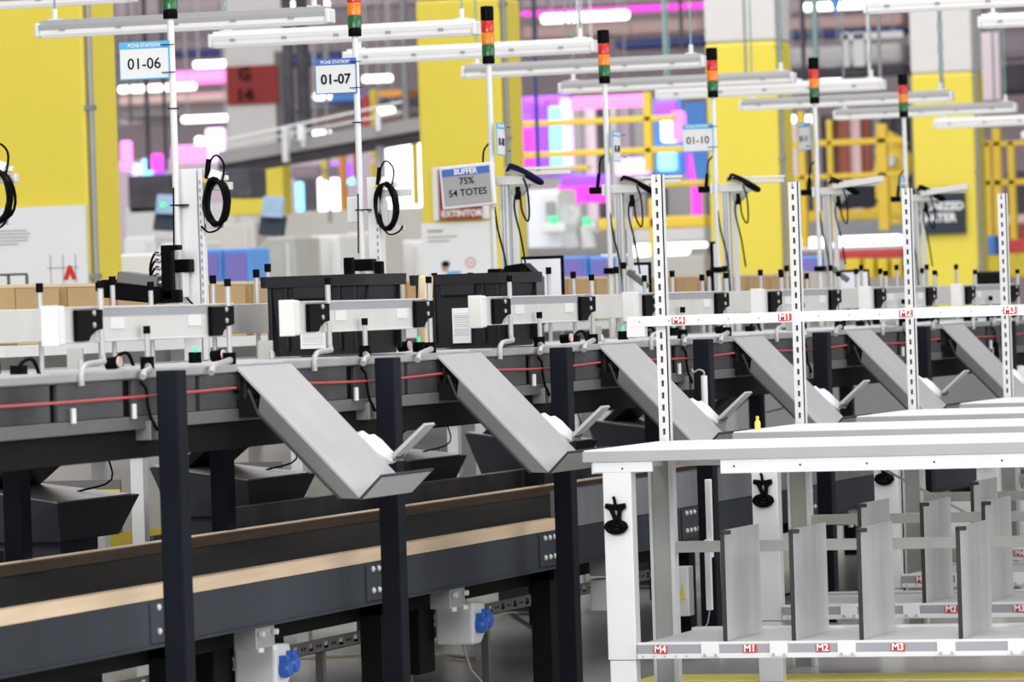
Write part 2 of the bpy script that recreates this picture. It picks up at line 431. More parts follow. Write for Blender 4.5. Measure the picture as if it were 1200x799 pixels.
# ------------------------------------------------------------------ totes
def make_tote():
    t = thing('storage_tote', '', 'tote', group='black totes on the conveyor')
    H = .285; W, L = .195, .235
    def ring(w, l, z, r=.03):
        pts = []
        for cx, cy, a0 in ((w-r, l-r, 0), (-w+r, l-r, 90), (-w+r, -l+r, 180), (w-r, -l+r, 270)):
            for a in (0, 45, 90): pts.append((cx+r*math.cos(math.radians(a0+a)), cy+r*math.sin(math.radians(a0+a)), z))
        return pts
    b = MB()
    b.rings([ring(W-.028, L-.028, 0), ring(W-.012, L-.012, H-.045), ring(W-.012, L-.012, H-.01), ring(W-.016, L-.016, H-.01), ring(W-.016, L-.016, H-.045), ring(W-.03, L-.03, .006)])
    b.build('body', 'tote_black', t)
    b = MB(); b.rings([ring(W-.014, L-.014, H-.04), ring(W+.006, L+.006, H-.04), ring(W+.008, L+.008, H), ring(W-.014, L-.014, H)], closed=True)
    b.build('rim', 'tote_black', t)
    b = MB()
    for x in (-.16, -.10, .10, .16): b.box(x-.006, x+.006, -L+.004, -L+.022, .02, H-.04); b.box(x-.006, x+.006, L-.022, L-.004, .02, H-.04)
    for s in (-1, 1): b.box(s*(W-.024), s*(W-.002), -.17, -.158, .02, H-.04); b.box(s*(W-.024), s*(W-.002), .158, .17, .02, H-.04)
    b.build('rib', 'tote_black', t, .002)
    b = MB()
    for s in (-1, 1): b.box(-.07, .07, s*(L-.01), s*(L+.012), H-.085, H-.04)
    b.build('handle', 'tote_black', t, .006)
    return t
T1 = make_tote(); tag(T1, 'left black plastic tote on the conveyor, its label low behind the guide', 'tote'); T1.location = (-6.145, 16.905, 1.352)
def label_on(t, x, z, w, h):
    l = MB().box(x-w/2, x+w/2, -.237, -.2245, z-h/2, z+h/2).build('barcode_label', 'white_paint', t)
    b = MB(); zz = z-h*.28; i = 0
    while zz < z+h*.36:
        d = random.choice((.0012, .002, .0012)); b.box(x-w*.42, x+w*.42, -.2378, -.2369, zz, zz+d); zz += random.choice((.005, .0065, .009))
    b.build('bars', 'ink_grey', l)
T2 = dup(T1); T2.location = (-6.14, 18.515, 1.352); T2['label'] = 'right black plastic tote on the conveyor with a tall white barcode label on its front'
label_on(T1, .0, .06, .095, .07); label_on(T2, .012, .085, .072, .135)
tag(MB().obox((-5.99, 17.45, 1.50), (.035, .10, .26), (0, .06, .1)).build('cardboard_flap', 'cardboard_edge', bevel=.008), 'small upright piece of pale board between the two black totes', 'board')

# ------------------------------------------------------------------ lower belt conveyor
bc = thing('belt_conveyor', 'low belt conveyor with dark rubber belt between wooden side boards on a dark steel frame', 'conveyor')
MB().box(-7.04, -5.95, 11, 30, .60, .625).build('belt', 'belt_rubber', bc)
yy = 11.0
while yy < 18.7:
    d = 1.93
    sb = MB().box(-5.95, -5.90, yy, yy+d-.004, .624, .670).build('side_board', 'pale_wood', bc, .002); yy += d
MB().box(-7.1, -7.04, 11, 30, .60, .664).build('far_side_board', 'dark_wood', bc, .002)
MB().box(-7.1, -7.045, 11, 30, .664, .667).build('board_top', 'pale_wood', bc)
yy = 18.76
while yy < 29:
    MB().box(-5.945, -5.90, yy, yy+1.02, .624, .775).build('guard_panel', 'steel_lilac', bc, .003); yy += 1.03
MB().box(-5.945, -5.90, 11, 30, .48, .622).box(-5.945, -5.89, 11, 30, .474, .482).box(-7.1, -7.06, 11, 30, .45, .58).build('side_frame', 'dark_frame', bc, .002)
for k in range(8):
    y = 14.45+2.0*k
    pl = MB().box(-5.90, -5.893, y, y+.3, .49, .615).build('splice_plate', 'alu_dark', bc, .001)
    pl.data.materials[0] = M['dark_frame']
    b = MB()
    for z, n in ((.60, 3), (.525, 4)):
        for i in range(n): b.lathe([(.011, 0), (.011, .005), (.005, .01)], (-5.893, y+.06+.06*i, z), 10, 'X')
    b.build('bolt', 'alu', pl, smooth=True)
    hb = MB().box(-5.99, -5.91, y+.95, y+1.12, .40, .475).build('hanger_bracket', 'zinc', bc, .002)
    b = MB()
    for yy in (.97, 1.10): b.cyl((-5.905, y+yy, .39), (-5.905, y+yy, .405), .013, seg=8); b.cyl((-5.905, y+yy, .45), (-5.89, y+yy, .45), .01, seg=8)
    b.build('bolt', 'alu', hb)
    MB().box(-6.05, -5.97, y+.35, y+.45, .0, .48).build('leg', 'black_beam', bc)
    MB().box(-7.0, -5.95, y+.35, y+.43, .42, .48).build('cross_member', 'black_beam', bc)
MB().box(-6.98, -6.05, 11, 30, .40, .50).build('under_tray', 'black_beam', bc)
# cable tray
def tray(x, y0, y1, z, name, lab, hgt=.05):
    t = thing(name, lab, 'cable tray')
    b = MB(); n = int((y1-y0)/.16); b.box(x-.10, x+.003, y0, y1, z, z+.003)
    b.box(x, x+.003, y0, y1, z, z+.012).box(x, x+.003, y0, y1, z+hgt-.012, z+hgt)
    for i in range(n+1): b.box(x, x+.003, y0+i*.16, y0+i*.16+.115, z+.012, z+hgt-.012)
    b.build('tray', 'tray_steel', t)
    b = MB()
    for i in range(n+1):
        for d in (.035, .065): b.box(x+.003, x+.004, y0+i*.16+d, y0+i*.16+d+.014, z+.02, z+.03)
    b.build('slot', 'black_beam', t)
    b = MB()
    for i in range(0, n, 6): b.box(x-.05, x-.02, y0+i*.16, y0+i*.16+.03, 0, z)
    b.build('leg', 'tray_steel', t); return t
tray(-6.30, 13.3, 21.3, .27, 'cable_tray', 'perforated grey cable tray running low under the belt conveyor')
def socket(y, lab):
    t = thing('socket_box', lab, 'socket box', (-6.02, y, .24), group='blue and white sockets under the belt conveyor')
    MB().prism([(0, 0), (.10, .0), (.17, .05), (.15, .15), (0, .16)], 'X', -.09, .06).build('housing', 'white_plastic', t, .01)
    c = t.children if False else None
    b = MB()
    for i in (0, 1): b.cyl((-.0, .10+.0, .07), (-.0, .10, .07), .001)
    b.bm.clear()
    for x in (-.035, .03): b.lathe([(.026, .0), (.030, .012), (.024, .035), (.012, .04)], (0, 0, 0), 14, 'Z')
    b.bm.clear()
    for i, dy in enumerate((.055, .125)):
        b.lathe([(.030, 0), (.032, .018), (.026, .034), (.01, .036)], (.06, dy, .07+.012*i), 14, 'X')
        b.box(.06, .085, dy-.02, dy+.02, .095+.012*i, .115+.012*i)
    b.build('outlet', 'outlet_blue', t, smooth=True)
    MB().tube([(.0, .05, .0), (.02, .08, -.1), (.06, .18, -.19), (.1, .3, -.23)], .004, 6).build('lead', 'ink_grey', t)
    MB().box(-.30, -.10, -.16, .02, -.1, .19).build('back_box', 'black_beam', t, .005)
    return t
socket(15.70, 'white socket box with two blue outlets at the bottom edge, beside the first dark post')
socket(17.80, 'white socket box with two blue outlets beside the middle dark post')
c = thing('control_box', 'plain white box low between the dark post and the white bench leg', 'box', at(692, 716, Y=19.5)-Vector((.0, 0, .0)))
MB().box(0, .1, 0, .1, 0, .13).build('case', 'white_plastic', c, .006)
tag(MB().obox(at(741, 714, Y=19.9), (.04, .04, .03)).build('bump_cap', 'stripe_yellow', bevel=.006), 'small bright yellow cap beside the nearest white bench leg', 'cap')

# cables lying on the floor
for i, (pts, lab) in enumerate([([(345, 772), (420, 768), (470, 762), (560, 772)], 'thin pale cable lying on the floor behind the middle post'),
                                ([(600, 720), (640, 745), (670, 760)], 'black cable curving over the floor left of the third dark post'),
                                ([(830, 690), (860, 700), (900, 702), (950, 690)], 'black cable on the floor behind the divider shelf')]):
    P = [at(x, y, Z=.012) for x, y in pts]
    tag(MB().tube(P, .008, 6).build('floor_cable', 'black_cable' if i else 'cardboard_edge', smooth=True), lab, 'cable')

# ------------------------------------------------------------------ white benches with divider shelves
def tagM(par, x, y, z, s, r=0, w=.05):
    p = MB().obox((x, y, z), (w, .002, .026), (0, r, 0)).build('tag', 'tag_red', par)
    text(s, .034, 'ink_white', p, (x, y-.0018, z+.001), (PI/2, 0, 0), bold=.0009)
def bench(k, lab, full):
    Y = 16.94+2*k
    t = thing('packing_bench', lab, 'workbench', (-5.24, Y, 0), group='white benches with divider shelves')
    Wd = 2.7
    tt = MB().box(0, Wd, .004, 1.0, .943, .985).build('tabletop', 'bench_white', t, .003)
    MB().box(-.001, Wd, 0, .004, .944, .980).box(-.003, -.0005, .0, 1.0, .944, .980).build('edge_band', 'edge_grey', tt)
    b = MB().box(.03, .25, .012, .03, .905, .943).box(.50, Wd, .012, .03, .893, .943).box(.02, .06, .03, .98, .90, .943)
    b.box(.03, Wd, .9, .93, .893, .943).build('apron', 'white_paint', t, .002)
    b = MB()
    for i in range(9): b.lathe([(.004, 0), (.004, .003)], (.14 if i == 0 else .55+.24*(i-1), .012, .918), 8, 'Y')
    b.build('screw', 'ink', t)
    b = MB(); lg = b.box(.065, .170, .014, .075, .24, .935).box(.070, .167, .017, .072, 0, .238).build('leg', 'white_paint', t, .003)
    kn = MB()   # black clamp knob on the leg
    kn.tube([(.115+.036*math.cos(i*PI/8)*(1 if math.sin(i*PI/8) > -.2 else .9), -.004, .712+.018*math.sin(i*PI/8)) for i in range(16)], .010, 8, closed=True)
    kn.tube([(.083, -.004, .712), (.148, -.004, .712)], .006, 8)
    kn.tube([(.085, .0, .785), (.10, -.005, .775), (.115, -.01, .74), (.10, -.01, .71)], .009, 8)
    kn.tube([(.145, .0, .785), (.13, -.005, .770), (.128, -.01, .74), (.140, -.01, .71)], .009, 8)
    kn.tube([(.078, .0, .787), (.115, -.004, .782), (.152, .0, .787)], .010, 8)
    kn.tube([(.115, -.004, .785), (.112, -.005, .81), (.108, -.004, .82)], .006, 8)
    kn.build('clamp_knob', 'black_plastic', t, smooth=True)
    b = MB().box(0, .012, .80, .85, 0, .94).box(.078, .095, .80, .85, 0, .94).build('rear_column', 'white_paint', t, .002)
    MB().box(.012, .078, .815, .845, 0, .94).build('column_web', 'bench_grey', b)
    # slotted upright
    up = MB().box(-.006, .004, 1.012, 1.016, 0, 1.98)
    up.bm.clear(); x0 = -.012
    ub = MB(); z = .40
    ub.box(x0, x0+.014, 1.012, 1.05, .0, 1.98).box(x0+.024, x0+.042, 1.012, 1.016, 0, 1.98).box(x0+.038, x0+.042, 1.012, 1.05, 0, 1.98)
    ub.box(x0+.014, x0+.024, 1.012, 1.016, 0, .4)
    while z < 1.96: ub.box(x0+.014, x0+.024, 1.012, 1.016, z, min(z+.022, 1.98)); z += .045
    ub.build('slotted_upright', 'bench_white', t, label='slotted white upright')
    MB().box(x0+.008, x0+.028, 1.025, 1.03, .4, 1.96).build('upright_core', 'dark_frame', t)
    # shelf
    sh = MB().box(.178, Wd, 0.0, .76, .262, .296).box(.178, Wd, -.006, .0, .293, .303).box(.178, Wd, -.006, 0, .244, .262).box(.178, Wd, .70, .76, .296, .306).build('divider_shelf', 'bench_white', t, .002)
    MB().box(.18, Wd, -.0045, -.001, .262, .293).build('stripe', 'cool_grey', sh)
    MB().box(.06, Wd, .82, .845, .575, .616).build('rear_rail', 'bench_grey', t, .002)
    for i, x in enumerate((.48, .73, .975, 1.33, 1.58, 1.83)):
        d = MB().box(x, x+.005, .08, .56, .30, .69).build('divider', 'divider_steel', t)
        MB().box(x-.006, x+.008, .068, .082, .298, .685).box(x-.006, x+.03, .068, .09, .675, .69).build('edge_trim', 'chute_edge', d, .003)
        pb = MB().box(x-.065, x+.0, -.012, -.004, .25, .304).build('mount_plate', 'white_paint', sh, .001)
    b = MB()
    for x in (.48, .73, .975, 1.33, 1.58, 1.83):
        for dx in (-.052, -.012): b.lathe([(.006, 0), (.006, -.004)], (x+dx, -.012, .256), 8, 'Y')
    for x in (.20, .24, .28, .32, .36): b.lathe([(.0035, 0), (.0035, -.002)], (x, -.006, .253), 8, 'Y')
    b.build('screw', 'zinc', sh)
    for s, x, r in (('M4', .265, .12), ('M1', .592, 0), ('M2', .855, 0), ('M3', 1.125, .1)):
        tagM(sh, x, -.008, .277, s, r)
    if full > 0:
        MB().tube([(.20, .86, .90), (.75, .86, .60)], .006, 6).tube([(1.3, .86, .5), (1.9, .86, .75)], .006, 6).build('brace_rod', 'bench_grey', t)
    return t
BL = ['nearest white packing bench, its top corner beside the second steel chute',
      'second white packing bench, just behind the nearest one',
      'third white packing bench, its top a thin strip behind the first two',
      'fourth white packing bench, at the far right end of the steel chutes',
      'farthest white packing bench at the right edge']
BN = [bench(k, BL[k], k) for k in range(5)]
bm_ = MB().box(-.11, 2.7, .96, .99, 1.413, 1.452).box(-.11, -.04, .955, .995, 1.375, 1.413).build('label_beam', 'bench_white', BN[0], .002)
b = MB()
for i in range(24): b.lathe([(.003, 0), (.003, -.003)], (-.06+.115*i, .96, 1.432), 8, 'Y')
b.build('hole', 'ink_grey', bm_)
for s, px in (('M4', 795), ('M1', 920), ('M2', 1062), ('M3', 1184)):
    tagM(bm_, at(px, 372, Y=17.9).x+5.24, .957, 1.432, s, 0)
# slim white duct hanging under the benches
c = thing('cable_duct', 'slim white vertical cable duct hanging right of the grey column under the nearest bench', 'duct', at(831, 715, Y=18.4))
MB().box(-.012, .012, 0, .02, 0, .27).box(-.008, .016, .02, .04, .2, .5).build('duct', 'white_plastic', c, .003)
MB().tube([(0, .01, 0), (-.01, .01, -.05), (-.06, .01, -.12)], .003, 6).build('lead', 'ink_grey', c)

# ------------------------------------------------------------------ far side: catch boxes, tables
def make_catch():
    t = thing('catch_box', '', 'metal box', group='dark boxes with brushed lids behind the belt')
    # lid slopes slightly; local origin = near corner of the lid
    b = MB().hexa([(-.04, .12, -.145), (-.04, .68, -.145), (-.40, .60, -.145), (-.40, .16, -.145), (0, 0, 0), (0, .80, 0), (-.45, .62, .062), (-.45, .06, .062)])
    b.build('body', 'dark_frame', t)
    MB().hexa([(.004, -.004, .001), (.004, .70, .001), (-.44, .62, .064), (-.44, .06, .064), (.004, -.004, .007), (.004, .70, .007), (-.44, .62, .070), (-.44, .06, .070)]).build('lid', 'brushed', t)
    return t
CB = make_catch()
for k, (y, l) in enumerate(((16.9, 'leftmost brushed-metal-topped dark box, left of the first dark post'), (18.85, 'dark box with brushed lid behind the largest steel chute'),
                            (20.85, 'dark box with brushed lid right of the middle dark post'), (22.9, 'dark box with brushed lid seen right of the third dark post'), (24.9, 'dark box with brushed lid behind the third steel chute'), (15.0, 'dark box with brushed lid at the left picture edge'))):
    loc = (-7.25, y, .835)
    if k == 0: CB.location = loc; CB['label'] = l
    else: place(CB, loc, l)
def make_table():
    t = thing('side_table', '', 'table', group='white tables on the far side')
    MB().box(-.6, 0, 0, .9, .93, .99).build('tabletop', 'white_paint', t, .004)
    for x in (-.58, -.06):
        for y in (.02, .84): MB().box(x, x+.055, y, y+.055, 0, .93).build('leg', 'white_paint', t)
    b = MB().box(-.5, -.1, .0, .012, .62, .84).build('front_panel', 'alu_dark', t)
    MB().box(-.5, -.1, -.004, 0, .76, .80).build('yellow_band', 'bin_yellow', b)
    MB().box(-.02, -.0, .1, .8, .1, .6).build('side_panel', 'alu_dark', t); 
    return t
TB = make_table()
for k, (y, l) in enumerate(((19.2, 'white table between the first two dark posts behind the belt'), (21.1, 'white table behind the largest steel chute'), (23.3, 'white table seen under the second steel chute'),
                            (25.3, 'white table behind the third steel chute'), (27.6, 'white table farthest right behind the chutes'), (17.2, 'white table farthest left under the conveyor'))):
    loc = (-7.85, y, 0)
    if k == 0: TB.location = loc; TB['label'] = l
    else: place(TB, loc, l)
def make_dark_support():
    t = thing('machine_frame', '', 'machine frame', group='dark struts behind the belt')
    MB().prism([(-.5, .15), (-.42, .15), (.0, .75), (-.08, .75)], 'Y', 0, .05).prism([(-.25, .35), (-.17, .35), (.25, .95), (.17, .95)], 'Y', .0, .05).box(-.5, .2, .0, .3, 0, .5).build('strut', 'black_beam', t)
    return t
# long dark apron behind belt (far side machine casing)
mc = thing('machine_casing', 'long dark grey casing low behind the belt conveyor', 'machine')
b = MB()
for y in (13, 15.1, 17.05, 19.0, 21.05, 23.1, 25.1): b.box(-7.62, -7.33, y+.06, y+.42, .02, .688)
b.build('casing', 'dark_frame', mc, .004)
MB().box(-7.25, -7.2, 18.5, 29, .56, .74).box(-7.25, -7.2, 12, 16.3, .52, .70).build('skirt_panel', 'panel_grey', mc, .003)

# ------------------------------------------------------------------ cardboard bins along the far side
b_i = 0
def make_bin():
    t = thing('cardboard_bin', '', 'cardboard box', group='row of cardboard bins behind the conveyor')
    b = MB(); L = .46
    b.box(0, .3, 0, .006, 0, .25).box(0, .3, L-.006, L, 0, .25).box(0, .006, 0, L, 0, .25).box(.294, .3, 0, L, 0, .25).box(0, .3, 0, L, 0, .006).build('walls', 'cardboard', t)
    b = MB(); b.box(-.003, .303, -.003, .009, .242, .256).box(.291, .303, -.003, L+.003, .242, .256).box(-.003, .009, 0, L, .242, .256).box(0, .3, L-.009, L+.003, .242, .256).build('rim', 'cardboard_edge', t)
    return t
CBN = make_bin()
WH = ['far left, by the yellow pillar', 'under the printed board', 'left of the first mast', 'right of the first mast', 'left of the left black tote', 'behind the left black tote']
ys = [19.45+.56*i for i in range(24)]
for i, y in enumerate(ys):
    l = 'brown cardboard bin in the row behind the conveyor, %s' % (('number %s from the left' % ('one two three four five six seven eight nine ten eleven twelve'.split()[i])) if i < 12 else ('number %s from the right' % ('one two three four five six seven eight nine ten eleven twelve'.split()[23-i])))
    loc = (-8.8, y, 1.41)
    if i == 0: CBN.location = loc; CBN['label'] = l
    else: place(CBN, loc, l)
sh = thing('flow_rack', 'long pale rack carrying the row of cardboard bins', 'rack')
b = MB().box(-8.85, -8.45, 19.2, 34, 1.36, 1.408); b.build('shelf_board', 'white_paint', sh)
MB().box(-8.9, -8.86, 16, 24.3, .1, 1.36).build('back_panel', 'back_warm', sh)
MB().box(-8.9, -8.86, 24.31, 50, .1, 1.36).build('back_panel', 'back_grey', sh)
MB().box(-8.86, -8.855, 16, 36, .40, .52).build('yellow_band', 'bin_yellow', sh)
for y in (19.3, 22, 25, 28, 31, 33.8): MB().box(-8.83, -8.77, y, y+.06, 0, 1.36).build('leg', 'white_paint', sh)
for i, (y, z) in enumerate(((21.0, 1.55), (24.2, 1.55))):
    q = at(95 if i == 0 else 287, 352, Y=19.2)

def make_far_chute():
    t = thing('far_chute', '', 'chute', group='dark chutes on the far side of the conveyor')
    MB().prism([(0, .22), (.0, .27), (-.50, -.13), (-.50, -.18)], 'Y', 0, .5).build('slide', 'black_beam', t, .004)
    MB().box(-.10, .0, .06, .44, .12, .2).build('motor_box', 'black_plastic', t, .01)
    MB().soft([(-.05, .45, .2), (-.12, .5, .05), (-.1, .5, -.08), (-.2, .4, -.12)], .004, 6).build('cable', 'black_cable', t)
    return t
FC = make_far_chute()
for k in range(6):
    loc = (-7.18, 17.0+2*k, .98); l = 'dark sloping chute on the far side, glimpsed under the conveyor, %s' % ORD[k]
    if k == 0: FC.location = loc; FC['label'] = l
    else: place(FC, loc, l)
# ------------------------------------------------------------------ operator masts with stack lights
def stack_light(par, z):
    MB().lathe([(.026, 0), (.028, .004), (.028, .030), (.026, .034)], (0, 0, z)).build('stack_base', 'black_plastic', par, smooth=True)
    for nm, m, a in (('green_lens', 'lens_green', .034), ('orange_lens', 'lens_orange', .088), ('red_lens', 'lens_red', .142)):
        MB().lathe([(.026, 0), (.029, .003), (.029, .050), (.026, .054)], (0, 0, z+a)).build(nm, m, par, smooth=True)
    MB().lathe([(.026, 0), (.030, .004), (.030, .058), (.028, .066), (.01, .068)], (0, 0, z+.196)).build('top_cap', 'black_plastic', par, smooth=True)
def coil(par, c, rx, rz, n, mat, ry=.02):
    b = MB()
    for i in range(n):
        p = []; dx, dy = random.uniform(-.006, .006), random.uniform(-ry, ry); sx, sz = rx*random.uniform(.85, 1.08), rz*random.uniform(.9, 1.05)
        for a in range(20):
            an = a*2*PI/20; p.append((c[0]+dx+sx*math.cos(an), c[1]+dy+.01*math.sin(2*an+i), c[2]+sz*math.sin(an)-.0))
        b.tube(p, .0055, 6, closed=True)
    b.soft([(c[0]-.028, c[1]+.01, c[2]+rz+.02), (c[0]-.02, c[1]+.01, c[2]+rz+.07), (c[0]+.005, c[1]+.01, c[2]+rz+.09), (c[0]+.032, c[1]+.01, c[2]+rz+.06), (c[0]+.034, c[1], c[2]+rz+.01), (c[0]+.02, c[1], c[2]+rz*.7)], .0042, 6)
    return b.build('cable_coil', mat, par, smooth=True)
def mast(k, Y, top, style, lab, x=-7.1):
    t = thing('station_mast', lab, 'mast', (x, Y, 0), group='aluminium masts with stack lights behind the conveyor')
    ztop = top
    MB().cyl((0, 0, 1.5), (0, 0, ztop), .0135, seg=12).build('pole', 'white_paint', t, smooth=True)
    stack_light(t, ztop)
    zt = 2.07 if style < 2 else (2.05, 2.05, 2.06, 2.045, 2.075, 2.085, 2.07)[k]
    if style < 2:
        b = MB().box(.0 if style == 0 else .02, .072, .03, .10, 1.16, zt)
        if style == 0: b.box(.078, .098, .03, .06, 1.16, zt)
        b.box(-.04, .12, .0, .11, 1.16, 1.175)
        b.build('column', 'white_paint', t, .003)
        b = MB()
        for i in range(18): b.box(.083, .089, .028, .03, 1.5+i*.03, 1.515+i*.03)
        if style == 1:
            b.bm.clear()
            for i in range(20): b.box(.058, .066, .028, .03, 1.45+i*.03, 1.465+i*.03)
        b.build('slot_row', 'cool_grey', t)
        MB().box(.06, .2, .06, .09, 1.985, 2.015).box(.09, .18, .04, .05, 1.84, 1.86).box(.09, .105, .04, .05, 1.84, 1.97).build('cross_arm', 'alu', t, .002)
        cc = (.150, .03, 1.94) if style == 0 else (.105, .03, 1.945)
        coil(t, cc, .044, .088 if style == 0 else .10, 11, 'black_cable')
        MB().obox((cc[0]+.0, .04, cc[2]+.10), (.05, .04, .04), (0, .4, .2)).box(cc[0]+.01, cc[0]+.05, .03, .05, cc[2]+.08, cc[2]+.10).build('cable_hook', 'alu', t, .004)
        MB().cyl((cc[0]-.035, .03, cc[2]+.09), (cc[0]-.025, .03, cc[2]+.165), .010, seg=8).build('connector', 'black_plastic', t)
        MB().cyl((cc[0]-.041, .03, cc[2]+.075), (cc[0]-.035, .03, cc[2]+.09), .012, seg=8).build('yellow_ring', 'bin_yellow', t)
        MB().soft([(.02, .0, 1.72), (.025, -.01, 1.60), (.06, -.01, 1.55), (.10, .02, 1.50)], .004, 6).soft([(.09, .02, 1.85), (.12, .02, 1.825), (.16, .02, 1.835), (.175, .03, 1.86)], .004, 6).tube([(-.004, -.016, 2.0), (-.01, -.018, 1.75)], .003, 6).build('cable', 'black_cable', t, smooth=True)
        MB().box(-.03, .055, -.03, .03, 1.675, 1.725).build('pole_clamp', 'black_plastic', t, .006)
        MB().cyl((.02, 0, 1.58), (.02, 0, 1.68), .022, seg=12).build('foot_sleeve', 'alu', t, smooth=True)
        MB().box(-.02, .04, -.016, .03, 1.93, 1.935).box(-.018, .018, -.018, .018, 2.30, 2.304).build('cable_tie', 'black_plastic', t)
        if style == 1: MB().box(-.07, -.01, .02, .06, 1.88, 1.99).build('gateway_box', 'white_plastic', t, .005)
    else:
        b = MB()
        b.box(.02, .062, .03, .07, 1.165, zt).box(.075, .10, .04, .065, 1.165, zt).box(-.04, .12, .0, .1, 1.16, 1.175)
        b.build('column', 'bench_white', t, .002)
        MB().box(.032, .036, .027, .03, 1.2, zt).box(.046, .050, .027, .03, 1.2, zt).build('groove', 'cool_grey', t)
        MB().cyl((0, 0, 1.25), (0, 0, 1.65), .017, seg=12).build('foot_sleeve', 'alu', t, smooth=True)
        MB().box(-.03, .03, -.025, .03, 1.65, 1.68).build('pole_clamp', 'black_plastic', t, .004)
        b = MB().box(-.02, .20, .02, .065, zt+.0, zt+.042).box(.18, .36, .03, .05, zt+.04, zt+.058).box(.12, .36, .05, .08, zt+.065, zt+.078)
        if k >= 5: b.obox((.24, .0, zt+.062), (.30, .03, .034), (0, -.12, 0))
        b.build('cross_arm', 'alu', t, .002)
        MB().obox((.11, .02, zt+.06), (.10, .05, .03), (0, .15, 0)).prism([(.07, zt), (.17, zt), (.13, zt-.05), (.09, zt-.06)], 'Y', .02, .06).build('bracket', 'bench_grey', t, .003)
        MB().box(-.10, -.03, .0, .05, zt+.0, zt+.034).build('scanner', 'black_plastic', t, .005)
        MB().box(-.032, -.015, -.005, .05, zt-.01, zt+.045).build('scanner_mount', 'white_plastic', t, .003)
        MB().cyl((-.06, .02, zt+.034), (-.05, .02, zt+.10), .010, seg=8).build('connector', 'black_plastic', t)
        b = MB()
        for i in range(6):
            o_ = random.uniform(-.012, .012)
            b.soft([(.075+o_, .0, zt+.06), (.085, -.01+o_, zt+.082+o_), (.13, -.01, zt+.068+o_), (.18, 0, zt+.040+o_), (.225+o_, 0, zt+.014), (.235, .01, zt+.0), (.21, .01, zt+.008+o_), (.14, .012, zt+.045)], .0055, 6)
        b.build('cable_bundle', 'blue_cable' if k == 2 else 'black_cable', t, smooth=True)
        b = MB()
        b.soft([(.15, -.01, zt+.03), (.17, -.01, zt-.03), (.175, -.01, zt-.13), (.165, -.01, zt-.17), (.14, -.01, zt-.12), (.13, 0, zt-.03)], .0045, 6)
        b.soft([(.12, .0, zt-.02), (.10, .0, zt-.10), (.13, .0, zt-.25), (.15, .0, zt-.40)], .0045, 6)
        b.soft([(-.05, .02, zt+.1), (-.04, .01, zt+.16), (-.01, -.01, zt+.19)], .0045, 6)
        b.soft([(.0, -.005, zt-.02), (.02, -.005, zt-.2), (.05, .0, zt-.35), (.06, .02, zt-.6)], .0045, 6)
        b.box(.11, .13, -.005, .005, zt-.07, zt-.01)
        b.build('cable', 'black_cable', t, smooth=True)
    return t
MY = [17.80, 19.89, 21.69, 23.51, 25.48, 27.63, 29.80]
SG = ['beside the 01-06 sign', 'beside the 01-07 sign', 'beside the grey buffer display', 'behind the first slotted upright', 'beside the 01-10 sign', 'left of the grey machine sign', 'in front of the slate water sign']
STN = ['01-06', '01-07', '01-08', '01-09', '01-10', '01-11', '01-12']
for k, Y in enumerate(MY):
    mast(k, Y, (2.645, 2.665, 2.615, 2.585, 2.575, 2.605, 2.585)[k], 0 if k == 0 else 1 if k == 1 else 2, 'aluminium mast with stack light and hanging cables, %s' % SG[k])
mast(0, 15.76, 2.66, 0, 'mast cut by the left picture edge with a black cable coil', x=-7.1)
# station signs
def sign(name, lab, c, w, h, rz, num, head, size=.055, mat='white_plastic'):
    t = thing(name, lab, 'sign', c, rz)
    MB().box(-w/2, w/2, 0, .004, -h/2, h/2).build('panel', 'sign_cyan' if head == 'sign_cyan' else 'sign_blue', t)
    MB().box(-w/2+.004, w/2-.004, -.001, .0, -h/2+.005, h/2-.028).build('face', mat, t)
    text('PCNS STATION', .019, 'ink_white', t, (0, -.0015, h/2-.015), bold=.0004)
    text(num, size, 'ink', t, (0, -.0025, -.014), bold=.0014 if num == '01-07' else .0003)
    b = MB()
    for z in (h/2-.02, -h/2+.02): b.box(w/2-.025, w/2+.03, -.02, -.017, z, z+.004)
    b.build('cable_tie', 'black_plastic', t); return t
sign('station_sign', 'white sign reading 01-06 with a light blue header, on the leftmost visible mast', (-7.205, 17.78, 2.49), .205, .145, 0, '01-06', 'sign_cyan', .060)
sign('station_sign', 'white sign reading 01-07 with a dark blue border', (-7.185, 19.87, 2.50), .185, .150, 0, '01-07', 'sign_blue', .058)
sign('station_sign', 'small turned sign reading 01-08 on the mast above the buffer display', (-7.062, 21.72, 2.27), .16, .148, 1.66, '01-08', 'sign_cyan', .05)
sign('station_sign', 'small turned sign reading 01-09 with light blue header', (-7.06, 23.55, 2.275), .16, .15, 1.63, '01-09', 'sign_cyan', .05)
sign('station_sign', 'white sign reading 01-10 before the yellow pillar', (-7.185, 25.46, 2.365), .17, .148, 0, '01-10', 'sign_cyan', .055)
sign('station_sign', 'narrow sharply turned sign reading 01-11', (-7.16, 27.6, 2.42), .15, .16, -.86, '01-11', 'sign_cyan', .05)
sign('station_sign', 'small turned sign reading 01-12 with light blue header at the far mast', (-7.10, 29.75, 2.17), .14, .10, 1.5, '01-12', 'sign_cyan', .04)
